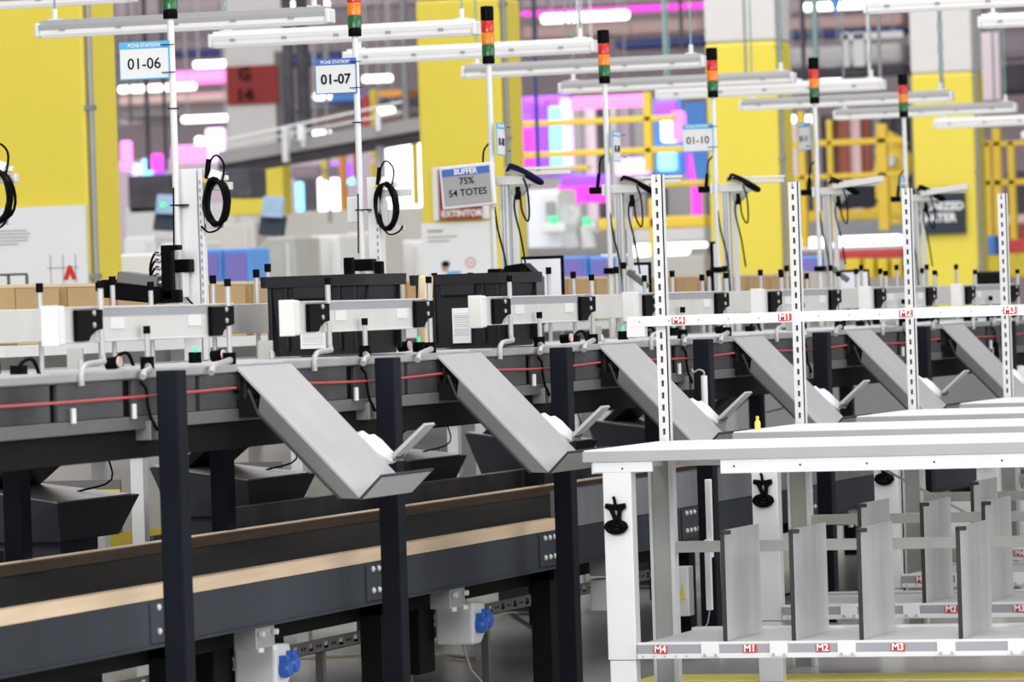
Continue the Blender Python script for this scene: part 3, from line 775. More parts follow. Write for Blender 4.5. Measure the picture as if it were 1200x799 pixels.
# buffer display
t = thing('buffer_display', 'grey electronic display reading BUFFER 75% 54 TOTES in a white frame', 'display', (-7.185, 21.58, 2.06), -.05)
fr = MB().obox((0, .01, 0), (.262, .022, .196), (0, -.06, 0)).build('frame', 'white_plastic', t, .006)
MB().obox((.0, -.003, .0), (.232, .004, .166), (0, -.06, 0)).build('screen', 'screen_grey', t)
MB().obox((-.004, -.006, .067), (.232, .003, .032), (0, -.06, 0)).build('header_bar', 'sign_blue', t)
text('BUFFER', .034, 'ink_white', t, (-.004, -.0085, .066), (PI/2, -.06, 0), bold=.0013)
text('75%', .044, 'ink', t, (0, -.0065, .022), (PI/2, -.06, 0), bold=.0004)
text('54 TOTES', .044, 'ink', t, (.004, -.0065, -.03), (PI/2, -.06, 0), bold=.0004)

# devices at the stations
t = thing('label_printer', 'black and silver label printer left of the first mast', 'printer', at(165, 357, Y=17.7)+Vector((0, 0, -.02)))
MB().obox((0, 0, .065), (.20, .16, .065), (0, .12, .1)).box(-.15, -.09, -.04, .04, .05, .12).build('body', 'black_plastic', t, .008)
MB().obox((.01, 0, .115), (.16, .15, .045), (0, .16, .1)).build('cover', 'alu_dark', t, .006)
MB().prism([(-.12, .02), (.2, -.02), (.2, -.06), (-.12, -.06)], 'Y', -.1, .1).build('tray', 'white_plastic', t, .008)
t = thing('power_strip', 'black upright power strip with many plugged leads beside the first mast', 'power strip', at(196, 352, Y=17.66))
MB().box(-.022, .022, 0, .04, .0, .20).box(-.022, .05, .0, .05, .19, .21).box(-.03, .05, .0, .04, -.01, .04).build('case', 'black_plastic', t, .005)
b = MB()
for i in range(6): b.soft([(-.02, 0, .04+.027*i), (-.04, -.01, .045+.027*i), (-.062, -.01, .02+.02*i), (-.07+.004*i, -.01, -.0), (-.04, 0, -.03)], .005, 6)
b.build('lead', 'black_cable', t, smooth=True)
b = MB()
for i in range(6): b.cyl((-.022, 0, .04+.027*i), (-.045, -.008, .047+.027*i), .008, seg=8)
b.build('plug', 'zinc', t)
def monitor(px, py, Y, w, h, rz, lab, ang=0):
    c = at(px, py, Y=Y); t = thing('monitor', lab, 'monitor', c, rz, group='monitors at the stations')
    MB().obox((0, .015, 0), (w, .02, h), (ang, 0, 0)).build('bezel', 'black_plastic', t, .004)
    MB().obox((-.004, .001, -.006), (w-.02, .012, h-.018), (ang, 0, 0)).build('screen', 'screen_white', t)
    MB().tube([(0, .03, 0), (-.02, .06, -.1), (-.02, .05, -.3)], .012, 8).build('arm', 'alu_dark', t)
monitor(636, 330, 22.2, .20, .24, .15, 'white monitor with black bezel right of the right black tote')
monitor(748, 326, 24.1, .13, .16, .1, 'small white monitor behind the first slotted upright')
monitor(1000, 330, 28.2, .20, .14, .5, 'tilted monitor behind the second slotted upright')
monitor(1078, 330, 30.3, .10, .16, .9, 'narrow monitor beside the third slotted upright')
monitor(840, 312, 26.0, .05, .27, 1.2, 'monitor seen edge-on before the third yellow pillar')
t = thing('scanner_unit', 'dark box-shaped device behind the right rim of the right black tote', 'device', at(608, 350, Y=21.4))
MB().box(-.05, .10, -.05, .08, -.12, .10).build('case', 'alu_dark', t, .006)
MB().prism([(-.07, .10), (.10, .10), (.04, .16), (-.05, .15)], 'Y', -.04, .06).build('hood', 'black_plastic', t, .004)
t2 = thing('scanner_unit', 'black terminal at the foot of the second mast', 'device', at(420, 318, Y=19.7))
MB().box(-.06, -.02, -.02, .02, -.06, .06).box(.075, .11, -.02, .02, -.04, .04).build('case', 'black_plastic', t2, .006)
for i, (px, py, Y, l) in enumerate(((597+130, 328, 23.4, 'handheld scanner parked at the mast behind the first slotted upright'), (985, 322, 27.4, 'handheld scanner parked left of the tilted monitor'))):
    t3 = thing('scanner_unit', l, 'device', at(px+(22 if i == 0 else 0), py, Y=Y))
    MB().obox((0, 0, 0), (.11, .03, .03), (0, .65, 0)).obox((-.04, 0, .035), (.035, .035, .03), (0, .3, 0)).build('case', 'alu_dark', t3, .004)

# ------------------------------------------------------------------ batten lights
def make_light(mat='lamp_housing', L=1.52):
    t = thing('batten_light', '', 'ceiling light', group='LED batten lights hanging over the stations')
    h = L/2
    MB().prism([(-.028, .045), (-.02, .068), (.02, .068), (.028, .045)], 'X', -h+.01, h-.01).prism([(-.045, .046), (.045, .046), (.045, .020), (-.045, .020)], 'X', -h, h).build('housing', mat, t, .002)
    MB().prism([(-.041, .020), (.041, .020), (.037, 0), (.022, -.014), (-.022, -.014), (-.037, 0)], 'X', -h+.015, h-.015).build('diffuser', 'diffuser', t)
    b = MB()
    for s in (-1, 1): b.box(s*h-.012, s*h+.012, -.047, .047, -.012, .055)
    b.build('end_cap', 'white_plastic', t, .008)
    b = MB()
    for i in range(5): b.box(-h+.3*i+.12, -h+.3*i+.15, -.05, -.044, .014, .028)
    b.build('clip', 'ink_grey', t)
    for s in (-1, 1):
        MB().cyl((s*(h-.08), 0, .06), (s*(h-.08), 0, .12), .014, seg=8).box(s*(h-.08)-.03, s*(h-.08)+.03, -.02, .02, .066, .074).build('hanger', 'white_plastic', t)
        b = MB()
        for i in range(14): b.tube([(s*(h-.08)+.008*math.cos(a*PI/3)*(i % 2), .008*math.cos(a*PI/3)*(1-i % 2), .13+.075*i+.045*math.sin(a*PI/3)) for a in range(6)], .0035, 5, closed=True)
        b.build('chain', 'chain_teal', t)
    return t
pm('lamp_housing_shaded', (.42, .42, .43), .4, .1, var=.03)  # shaded copy of the white lamp housing, shade put into its colour
LT = make_light(); LT2 = make_light('lamp_housing_shaded')
LP = [((33, 45), (398, 21)), ((240, 56), (565, 36)), ((400, 70), (700, 62)), ((541, 88), (827, 78)), ((656, 104), (930, 99)), ((771, 114), (1034, 104)), ((870, 126), (1113, 118)), ((981, 140), (1187, 128)), ((1099, 151), (1300, 138))]
for k, (a, b_) in enumerate(LP):
    c = at((a[0]+b_[0])/2, (a[1]+b_[1])/2, Z=2.84)
    l = 'white LED batten hanging over the stations, %s to the camera' % (ORD[k] if k < 8 else 'farthest')
    sx = (b_[0]-a[0])*c.y/math.cos(YAW)*1.0/F/1.52*1.02
    if k == 0: q_ = LT2; q_.location = c; q_['label'] = l
    elif k == 1: q_ = LT; q_.location = c; q_['label'] = l
    else: q_ = place(LT2 if k in (3, 4, 6, 7) else LT, c, l)
    q_.scale = (min(1.1, max(.85, sx)), 1, 1)
for (px, py, l) in ((-10, 8, 'white LED batten crossing the top left corner of the view'), (1165, 6, 'white LED batten crossing the top right corner of the view'), (1290, 24, 'white LED batten at the right edge below the corner one'), (1280, 158, 'short visible end of a white LED batten low at the right edge')):
    c = at(px, py, Z=3.0); place(LT2 if px < 0 else LT, c, l)

# ------------------------------------------------------------------ yellow pillars
PL = ['huge near yellow pillar at the left edge with a white printed board', 'yellow pillar left of centre carrying a red extinguisher sign', 'yellow pillar with white top right of centre', 'yellow pillar with white top carrying the slate water sign', 'farthest yellow pillar at the right edge']
for k in range(4):
    y = 27.44+8*k; t = thing('pillar', PL[k], 'pillar', (-11.92, y, 0), group='yellow pillars in a row')
    w = .25 if k else .60
    MB().box(-w, .42, 0, .5, 0, 3.82).build('lower_shaft', 'pillar_yellow', t, .03)
    MB().box(-w, .42, 0, .5, 3.82, 9).build('upper_shaft', 'pillar_white', t, .03)
    b = MB().cyl((.442, .02, 0), (.442, .02, 9), .02, seg=8)
    for z in range(1, 9): b.box(.41, .465, -.005, .05, z+.75, z+.78)
    b.build('conduit', 'conduit', t)
def fix(name, lab, cat, c, w, h, mat, depth=.02, parts=()):
    t = thing(name, lab, cat, c); MB().box(-w/2, w/2, 0, depth, -h/2, h/2).build('panel', mat, t); return t
def pxm(Y): return F/(Y/math.cos(YAW)*1.0)   # rough pixels per metre
# board on pillar 1
a = at(-30, 245, Y=27.4); bb = at(102, 335, Y=27.4)
t = thing('info_board', 'white printed board on the leftmost yellow pillar with grey text and a red triangle', 'notice board', ((a.x+bb.x)/2, 27.42, (a.z+bb.z)/2))
W_, H_ = bb.x-a.x, a.z-bb.z
MB().box(-W_/2, W_/2, -.01, .015, -H_/2, H_/2).build('panel', 'white_paint', t)
b = MB()
for i, ww in enumerate((.33, .35, .34, .335, .27)): b.box(-W_/2, -W_/2+ww, -.013, -.011, .10-.020*i, .106-.020*i)
for i in range(3): b.box(.12+.08*i, .125+.08*i, -.013, -.011, -.22, -.05)
b.box(.1, .3, -.013, -.011, -.13, -.125)
b.build('print', 'ink_grey', t)
MB().box(-W_/2, -W_/2+.11, -.013, -.011, .150, .172).box(-W_/2+.12, -W_/2+.215, -.013, -.011, .150, .172).build('heading_print', 'ink', t, split=False)
MB().prism([(.20, -.2), (.232, -.2), (.245, -.165), (.258, -.2), (.29, -.2), (.255, -.115), (.235, -.115)], 'Y', -.014, -.011).build('red_triangle', 'tag_red', t)
# board + extinguisher sign on pillar 2
a = at(493, 262, Y=35.4); bb = at(576, 345, Y=35.4)
t = thing('info_board', 'white notice board under the red extinguisher sign', 'notice board', ((a.x+bb.x)/2, 35.42, (a.z+bb.z)/2))
W_, H_ = bb.x-a.x, a.z-bb.z
MB().box(-W_/2, W_/2, -.01, .015, -H_/2, H_/2).build('panel', 'white_paint', t)
b = MB().box(-W_/2+.05, -W_/2+.17, -.013, -.011, H_/2-.07, H_/2-.05)
for i in range(2): b.box(-W_/2+.05, -W_/2+.28-.06*i, -.013, -.011, H_/2-.11-.03*i, H_/2-.10-.03*i)
b.build('print', 'ink_grey', t)
b = MB(); p = [(.11+.035*math.cos(i*PI/10), -.013, -.03+.035*math.sin(i*PI/10)) for i in range(20)]
b.tube(p, .003, 5, closed=True); b.box(.095, .125, -.014, -.011, -.033, -.027); b.build('red_mark', 'tag_red', t)
b = MB().ball((-.09, -.012, -.055), .038, (.8, .08, 1)); b.build('portrait_print', 'skin', t)
MB().ball((-.085, -.014, -.035), .03, (1.15, .08, .8)).build('portrait_hair', 'ink', t)
MB().box(-.075, .03, -.014, -.011, -.115, -.09).build('blue_print', 'sign_cyan', t)
a = at(514, 199, Y=35.4); bb = at(566, 256, Y=35.4)
t = thing('extinguisher_sign', 'dark red sign reading EXTINTOR partly behind the buffer display', 'sign', ((a.x+bb.x)/2, 35.39, (a.z+bb.z)/2))
W_, H_ = bb.x-a.x, a.z-bb.z
MB().box(-W_/2-.05, W_/2+.05, .005, .02, -H_/2-.0, H_/2+.02).build('backing', 'white_paint', t)
MB().box(-W_/2, W_/2, -.01, .004, -H_/2, H_/2).build('panel', 'sign_red', t)
text('EXTINTOR', .066, 'ink_white', t, (.01, -.013, -H_/2+.042), bold=.002)
# water sign on pillar 4
a = at(1060, 222, Y=51.4); bb = at(1132, 273, Y=51.4)
t = thing('water_sign', 'slate grey sign reading DE-IONIZED WATER on a yellow pillar', 'sign', ((a.x+bb.x)/2, 51.4, (a.z+bb.z)/2))
W_, H_ = bb.x-a.x, a.z-bb.z
MB().box(-W_/2, W_/2, -.01, .03, -H_/2, H_/2).build('panel', 'sign_slate', t)
text('DE-IONIZED', .115, 'ink_white', t, (-.01, -.014, .045), bold=.004); text('WATER', .12, 'ink_white', t, (.02, -.014, -.075), bold=.004)

# ------------------------------------------------------------------ background helpers
def bg(name, lab, cat, px0, py0, px1, py1, Y, depth, mat, bevel=.02, group=None, kind=None, dz=0):
    mx, my = (px0+px1)/2, (py0+py1)/2
    x0 = at(px0, my, Y=Y).x; x1 = at(px1, my, Y=Y).x; z1 = at(mx, py0, Y=Y).z; z0 = at(mx, py1, Y=Y).z
    o = MB().box(0, x1-x0, 0, depth, 0, z1-z0).build(name, mat, bevel=min(bevel, (z1-z0)*.3, (x1-x0)*.3)); o.location = (x0, Y, z0)
    if name in ('tube_light', 'roof_duct') and Y > 62.5:
        for x_ in ((x1-x0)*.12, (x1-x0)*.88): MB().cyl((x_, depth/2, z1-z0), (x_, depth/2, 14.0-z0), .012, seg=6).build('suspension_rod', 'conduit', o)
    return tag(o, lab, cat, group, kind)
def bgpart(par, name, px0, py0, px1, py1, Y, depth, mat, bevel=.01):
    mx, my = (px0+px1)/2, (py0+py1)/2
    x0 = at(px0, my, Y=Y).x; x1 = at(px1, my, Y=Y).x; z1 = at(mx, py0, Y=Y).z; z0 = at(mx, py1, Y=Y).z
    L = par.location
    return MB().box(x0-L.x, x1-L.x, Y-L.y, Y+depth-L.y, z0-L.z, z1-L.z).build(name, mat, par, bevel)
# far LED battens of the hall
far = [(226, 71, 267, 79), (138, 99, 228, 107), (212, 135, 268, 143), (265, 2, 384, 12), (633, 14, 736, 25), (677, 145, 741, 154), (424, 88, 458, 96), (366, 109, 386, 117), (441, 126, 461, 134), (366, 153, 386, 161),
       (940, 2, 1028, 11), (960, 86, 985, 95), (920, 86, 945, 95), (921, 135, 931, 144), (940, 135, 952, 144)]
DESC = ['above the 01-06 sign', 'crossing behind the 01-06 sign', 'left of the red G 14 panel', 'at the top above the battens', 'at the top right of the second yellow pillar', 'inside the lilac-lit machine area', 'right of the 01-07 sign', 'left of the 01-07 sign bottom',
        'above the inclined conveyor', 'low over the inclined conveyor', 'at the top before the third pillar', 'right of the sixth stack light', 'left of the sixth stack light', 'under the battens beside the third pillar', 'under the battens left of the sixth mast']
for i, (a, b_, c_, d) in enumerate(far):
    bg('tube_light', 'distant lit tube light %s' % DESC[i], 'light', a, b_, c_, d, 74+2*(i % 3), .12, 'glow_white', .1, 'distant tube lights of the hall')
for i, (a, b_, c_, d, l) in enumerate([(665, 290, 690, 303, 'left of the fourth mast'), (700, 286, 806, 300, 'behind the first slotted upright'), (925, 277, 1056, 290, 'between the third and fourth pillars'), (800, 284, 826, 290, 'beside the third pillar'), (652, 291, 668, 303, 'above the violet totes')]):
    bg('strip_light', 'bright long strip light low in the distance %s' % l, 'light', a, b_, c_, d, 58+i, .15, 'glow_white', .05, 'low strip lights')

# roof-level beams and ducts, mauve and rose; pink and magenta light is put into glowing material
rows = [(130, -20, 500, 14, 98, 'mauve', 'highest mauve duct left of the second pillar'), (138, 46, 268, 60, 90, 'mauve_dark', 'dark mauve beam behind the first light'),
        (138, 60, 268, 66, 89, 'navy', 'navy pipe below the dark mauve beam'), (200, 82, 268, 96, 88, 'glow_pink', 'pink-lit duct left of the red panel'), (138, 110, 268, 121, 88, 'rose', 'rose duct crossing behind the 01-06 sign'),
        (138, 121, 490, 132, 91, 'back_grey', 'grey pipe above the robots'), (138, 132, 268, 145, 92, 'mauve', 'mauve duct low on the left'), (320, 62, 400, 76, 90, 'navy', 'navy beam behind the 01-07 sign'),
        (366, 108, 490, 118, 90, 'banner_blue', 'blue beam under the 01-07 sign'), (366, 132, 480, 143, 92, 'rose', 'rose duct over the inclined conveyor'), (440, 105, 475, 114, 86, 'orange_paint', 'short orange beam'), 
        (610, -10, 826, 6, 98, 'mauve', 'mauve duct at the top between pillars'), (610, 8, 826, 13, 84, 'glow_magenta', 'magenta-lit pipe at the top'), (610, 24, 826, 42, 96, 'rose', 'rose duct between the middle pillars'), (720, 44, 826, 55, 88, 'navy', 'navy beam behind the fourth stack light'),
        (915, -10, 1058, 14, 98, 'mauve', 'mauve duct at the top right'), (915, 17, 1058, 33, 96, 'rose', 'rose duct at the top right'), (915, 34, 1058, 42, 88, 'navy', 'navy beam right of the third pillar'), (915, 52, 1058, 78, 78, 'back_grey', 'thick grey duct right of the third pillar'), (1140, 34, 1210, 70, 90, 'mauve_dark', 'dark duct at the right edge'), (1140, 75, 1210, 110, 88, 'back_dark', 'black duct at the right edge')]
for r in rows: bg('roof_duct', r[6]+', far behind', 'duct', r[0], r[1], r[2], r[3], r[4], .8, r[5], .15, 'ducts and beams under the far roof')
# G 14 column
t = thing('pillar', 'pale pillar with a dark red panel reading G 14', 'pillar', at(296, 330, Y=66)); t.location.z = 0
bgpart(t, 'shaft', 266, -20, 324, 330, 66, .7, 'pillar_white')
bgpart(t, 'red_panel', 265, 77, 325, 122, 65.95, .04, 'sign_red')
bgpart(t, 'green_edge', 324, 60, 331, 250, 66, .3, 'alu_dark')
for s, py in (('G', 87), ('14', 112)):
    q = at(286, py, Y=65.9); text(s, .26, 'ink', t, q-t.location, bold=.006)
# vertical drop pipes
drops = [(172, -5, 177, 200, 60, 'back_dark'), (193, 100, 197, 200, 62, 'back_dark'), (152, 120, 155, 145, 70, 'back_dark'), (334, 60, 346, 150, 55, 'back_dark'), (350, 60, 364, 150, 55.5, 'back_dark'), (356, -5, 378, 60, 60, 'mauve_dark'),
         (385, -5, 389, 260, 58, 'conduit'), (472, -5, 480, 145, 60, 'conduit'), (625, -5, 630, 60, 46, 'back_dark'), (629, 80, 633, 205, 46, 'navy'), (662, -5, 665, 55, 50, 'conduit'), (677, -5, 683, 55, 50, 'alu'), (692, -5, 694, 55, 50, 'alu'),
         (778, -5, 783, 100, 44, 'chain_teal'), (797, -5, 801, 60, 52, 'back_dark'), (873, -5, 876, 95, 43, 'conduit'), (940, -5, 945, 95, 56, 'back_dark'), (953, -5, 960, 75, 56, 'chain_teal'), (1018, 5, 1021, 100, 40, 'white_paint'), (1030, 15, 1034, 105, 40, 'conduit'), (1102, 0, 1106, 115, 50, 'conduit'), (1164, 20, 1167, 125, 50, 'conduit'), (1172, 20, 1176, 120, 50, 'conduit')]
for i, d in enumerate(drops):
    Y = d[4]; a = at((d[0]+d[2])/2, d[3], Y=Y); x1 = at(d[2], d[3], Y=Y); r = abs(x1.x-a.x)
    top = Vector((0, 0, 9))
    tag(MB().cyl((a.x, Y, a.z), (a.x, Y, top.z+.3), r, seg=10).build('drop_pipe', d[5], smooth=True), '%s vertical pipe hanging from the roof, %s from the left' % ({'back_dark': 'black', 'navy': 'navy', 'conduit': 'grey', 'chain_teal': 'teal', 'mauve_dark': 'dark mauve', 'alu': 'silver', 'white_paint': 'white'}[d[5]], 'first second third fourth fifth sixth seventh eighth ninth tenth eleventh twelfth thirteenth fourteenth fifteenth sixteenth seventeenth eighteenth nineteenth twentieth twenty-first twenty-second twenty-third'.split()[i]), 'pipe', 'vertical pipes and drops')
# inclined conveyor
t = thing('inclined_conveyor', 'long grey conveyor rising to the right behind the second mast', 'conveyor', at(380, 175, Y=52))
L0 = t.location
def slant(name, x0, y0, x1, y1, h, Y, dpt, mat, par):
    a = at(x0, y0, Y=Y)-L0; c = at(x1, y1, Y=Y)-L0; hh = h/ (F/(Y/ math.cos(YAW)))
    MB().hexa([(a.x, a.y, a.z-hh), (c.x, c.y, c.z-hh), (c.x, c.y+dpt, c.z-hh), (a.x, a.y+dpt, a.z-hh), (a.x, a.y, a.z), (c.x, c.y, c.z), (c.x, c.y+dpt, c.z), (a.x, a.y+dpt, a.z)]).build(name, mat, par)
slant('side_beam', 255, 178, 500, 136, 15, 52, 1.2, 'back_grey', t)
slant('underside', 255, 193, 500, 151, 7, 52.1, 1.0, 'back_dark', t)
slant('guard_rail', 262, 163, 470, 118, 2.5, 52, .05, 'white_paint', t)
slant('guard_rail', 262, 171, 470, 130, 2.5, 52, .05, 'alu', t)
for px, py in ((333, 150), (352, 148), (440, 130)): bgpart(t, 'rail_post', px, py, px+5, py+24, 51.95, .05, 'white_paint')
bgpart(t, 'junction', 348, 147, 356, 165, 51.9, .1, 'white_plastic'); bgpart(t, 'trestle', 330, 150, 336, 190, 51.9, .1, 'alu'); bgpart(t, 'trestle', 440, 150, 447, 215, 52.5, .1, 'alu')
# coloured machine lights between pillar 1 and 2
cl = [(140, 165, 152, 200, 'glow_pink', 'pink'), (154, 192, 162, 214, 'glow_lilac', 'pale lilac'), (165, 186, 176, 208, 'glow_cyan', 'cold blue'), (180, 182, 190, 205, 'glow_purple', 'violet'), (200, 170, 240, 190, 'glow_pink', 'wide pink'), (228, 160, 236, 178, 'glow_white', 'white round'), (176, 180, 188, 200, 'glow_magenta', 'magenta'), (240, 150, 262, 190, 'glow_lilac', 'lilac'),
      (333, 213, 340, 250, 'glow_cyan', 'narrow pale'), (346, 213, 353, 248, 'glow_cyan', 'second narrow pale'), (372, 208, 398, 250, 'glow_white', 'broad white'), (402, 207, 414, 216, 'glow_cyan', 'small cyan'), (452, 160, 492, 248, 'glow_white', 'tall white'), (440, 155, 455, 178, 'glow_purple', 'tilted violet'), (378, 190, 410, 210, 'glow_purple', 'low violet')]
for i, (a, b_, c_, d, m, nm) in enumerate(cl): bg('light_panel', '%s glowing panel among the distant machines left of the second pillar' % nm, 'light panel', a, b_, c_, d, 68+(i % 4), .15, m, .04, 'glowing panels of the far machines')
for i, (px0, py0, px1, py1, m) in enumerate([(376, 183, 384, 200, 'bin_yellow'), (376, 203, 384, 212, 'bin_yellow'), (397, 178, 404, 250, 'orange_paint'), (414, 175, 420, 212, 'red_paint'), (424, 110, 430, 150, 'red_paint'), (433, 105, 440, 148, 'bin_yellow'), (434, 168, 440, 185, 'bin_yellow'), (482, 160, 488, 240, 'bin_yellow'), (434, 190, 440, 250, 'bin_yellow')]):
    bg('guard_post', '%s guard post, %s of those behind the second mast' % ({'bin_yellow': 'yellow', 'orange_paint': 'orange', 'red_paint': 'red'}[m], ORD[8-i]), 'post', px0, py0, px1, py1, 61+.3*i, .12, m, .02, 'coloured posts behind the second mast')
bg('cabinet', 'dark mottled machine cabinet behind the 01-06 mast', 'machine', 150, 205, 200, 250, 60, 1, 'back_dark'); bg('cabinet', 'dark violet cabinet band below the inclined conveyor', 'machine', 262, 195, 372, 208, 64, 1, 'mauve_dark')
bg('speaker_box', 'black box mounted on a yellow beam right of the first mast', 'box', 264, 198, 292, 232, 46, .5, 'back_dark')
bg('yellow_beam', 'yellow wall panel behind the black box', 'panel', 266, 190, 332, 252, 56, .3, 'pillar_yellow'); bg('dark_tank', 'dark machine bank behind the narrow pale lights', 'machine', 325, 205, 372, 250, 70, .5, 'back_dark')
# mid background: white work cells
cells = [(140, 250, 150, 300), (145, 236, 235, 262), (150, 262, 178, 284), (176, 274, 228, 330), (228, 248, 262, 282), (262, 244, 300, 262), (262, 262, 300, 292), (300, 262, 345, 330), (345, 258, 372, 330), (372, 265, 400, 330), (400, 250, 440, 330), (440, 262, 495, 330), (300, 240, 495, 264)]
def hood(px0, py0, px1, py1, Y, mat, lab, ch=.35):
    mx, my = (px0+px1)/2, (py0+py1)/2
    x0 = at(px0, my, Y=Y).x; x1 = at(px1, my, Y=Y).x; z1 = at(mx, py0, Y=Y).z; z0 = 0; w = x1-x0; h = z1
    t = thing('machine_hood', lab, 'machine cover', (x0, Y, 0), group='white machine covers behind the conveyor')
    c_ = w*ch
    MB().prism([(0, 0), (w, 0), (w, h), (c_, h), (0, h-c_)], 'Y', 0, .7).build('cover', mat, t, .02)
    MB().box(w*.8, w*.86, -.03, 0, .3, h-.05).build('upright', 'alu', t); return t
for i, (px0, py0, px1, py1, Y, m, ch) in enumerate([(145, 277, 182, 330, 50, 'back_white', .1), (182, 284, 232, 330, 48, 'back_white', .2), (236, 262, 300, 330, 52, 'back_warm', .3), (300, 278, 346, 330, 44, 'bench_grey', .3), (350, 276, 398, 330, 45, 'back_white', .3), (398, 272, 446, 330, 46, 'back_warm', .2), (446, 282, 496, 330, 47, 'back_white', .35), (146, 240, 300, 262, 60, 'back_white', .02), (300, 246, 496, 275, 58, 'back_warm', .02)]):
    hood(px0, py0, px1, py1, Y, M[m].name, 'pale machine cover, %s from the left behind the first two masts' % 'first second third fourth fifth sixth seventh eighth ninth'.split()[i], ch)
for i, (px, py, Y, l) in enumerate(((193, 250, 46, 'tilted tablet with a green spot on its screen beside the first mast'), (318, 254, 43, 'tilted tablet with a pale blue screen left of the second mast'))):
    t = thing('tablet', l, 'tablet', at(px, py, Y=Y)); s = .11
    MB().obox((0, .03, -.08), (.24, .05, .18), (-.3, .08, 0)).build('base', 'sign_slate', t); MB().obox((.02, 0, .09), (.2, .03, .19), (-.15, .08, 0)).build('screen', 'screen_blue', t)
    if i == 0: MB().obox((.0, -.03, .08), (.05, .02, .05), (-.15, .08, 0)).build('green_icon', 'green_led', t)
for i, (x0, y0, x1, y1) in enumerate(((229, 292, 260, 331), (261, 291, 293, 331), (657, 300, 688, 325), (690, 300, 722, 325), (628, 302, 655, 325), (935, 300, 960, 318))):
    Y = 40 if i < 2 else 42
    o = bg('storage_tote', 'blue tote with violet front, %s' % ('left one of the pair right of the first mast', 'right one of the pair right of the first mast', 'left of the fourth mast, first', 'just left of the fourth mast', 'behind the white monitor', 'behind the second slotted upright')[i], 'tote', x0, y0, x1, y1, Y, .5, 'tote_blue', .02, 'blue totes in the background')
    w_ = o.dimensions.x; me = o.data; xs = [v.co.x for v in me.vertices]; zs = [v.co.z for v in me.vertices]; X1, Z1 = max(xs), max(zs)
    MB().box(X1*.15, X1*.88, -.02, .0, Z1*.02, Z1*.86).build('front_panel', 'tote_violet', o)
tag(MB().box(-1.4, 1.4, 0, .8, 0, 1.42).build('stand', 'white_paint'), 'white stand below the pair of blue totes right of the first mast', 'stand').location = (at(262, 330, Y=40).x, 40, 0)
tag(MB().box(-2.2, 1.2, 0, .8, 0, 1.42).build('stand', 'white_paint'), 'white stand below the violet totes left of the fourth mast', 'stand').location = (at(690, 330, Y=42).x, 42, 0)
bg('white_screen', 'white board directly left of the first mast', 'board', 126, 297, 208, 345, 30, .3, 'paper_white')
# trolley at left edge
t = thing('trolley', 'grey wire trolley at the left edge below the printed board', 'trolley', at(14, 365, Y=22.5)); t.location.z = 0
Yq = 22.5
b = MB()
x0, x1 = at(-12, 330, Y=Yq).x-t.location.x, at(31, 330, Y=Yq).x-t.location.x
for x in (x0, (x0+x1)/2, x1): b.box(x-.006, x+.006, 0, .012, 0, 1.74)
for z in (1.74, 1.64, 1.2, .6): b.box(x0, x1, 0, .012, z-.006, z+.006)
b.build('frame', 'alu_dark', t); MB().box(x0, x1, .012, .3, 1.52, 1.63).build('grey_bin', 'alu', t, .01); MB().box(x0, x1, .012, .3, 1.38, 1.5).build('white_bin', 'white_paint', t, .01)
tag(MB().obox(at(2, 395, Y=24), (.3, .2, .5)).build('white_carton', 'white_paint', bevel=.02), 'white carton at the left edge under the conveyor guide', 'carton')

# between pillars 2 and 3: mezzanine, coloured lights, robots
def rail(pts, lab, Y, mat='rail_yellow', wpx=7):
    t = thing('guard_rail', lab, 'railing', at(*pts[0][:2], Y=Y)); t.location.z = 0
    for (a, b_, c_, d) in pts: bgpart(t, 'rail' if (c_-a) > (d-b_) else 'rail_post', a, b_, c_, d, Y, .1, mat, .01)
    return t
rail([(612, 138, 790, 145), (612, 174, 825, 181), (754, 108, 763, 200), (612, 195, 690, 200)], 'yellow guard rail of the gallery between the second and third pillars', 50)
rail([(925, 163, 1058, 170), (925, 203, 1058, 209), (936, 130, 944, 290), (970, 140, 976, 285), (952, 132, 958, 250), (1028, 145, 1040, 270)], 'yellow guard rail between the third and fourth pillars', 56)
rail([(1150, 165, 1210, 171), (1150, 210, 1210, 217), (1152, 165, 1162, 290), (1164, 150, 1174, 300), (1182, 165, 1190, 300)], 'yellow cage of posts right of the fourth pillar', 60)
bg('gallery_floor_beam', 'thick yellow beam behind the fourth mast', 'beam', 700, 254, 826, 268, 52, .4, 'rail_yellow'); bg('gallery_floor_beam', 'thick yellow beam between the third and fourth pillars', 'beam', 925, 246, 1058, 258, 58, .4, 'rail_yellow')
bg('gallery_floor_beam', 'yellow beam at the height of the display behind the first upright', 'beam', 740, 212, 826, 219, 53, .3, 'rail_yellow'); bg('yellow_block', 'upright yellow beam left of the first slotted upright', 'beam', 760, 232, 769, 300, 52, .3, 'rail_yellow')
bg('violet_wall', 'deep violet lit wall behind the tall coloured panels between the middle pillars', 'light panel', 612, 112, 668, 206, 72, .2, 'glow_purple', .04)
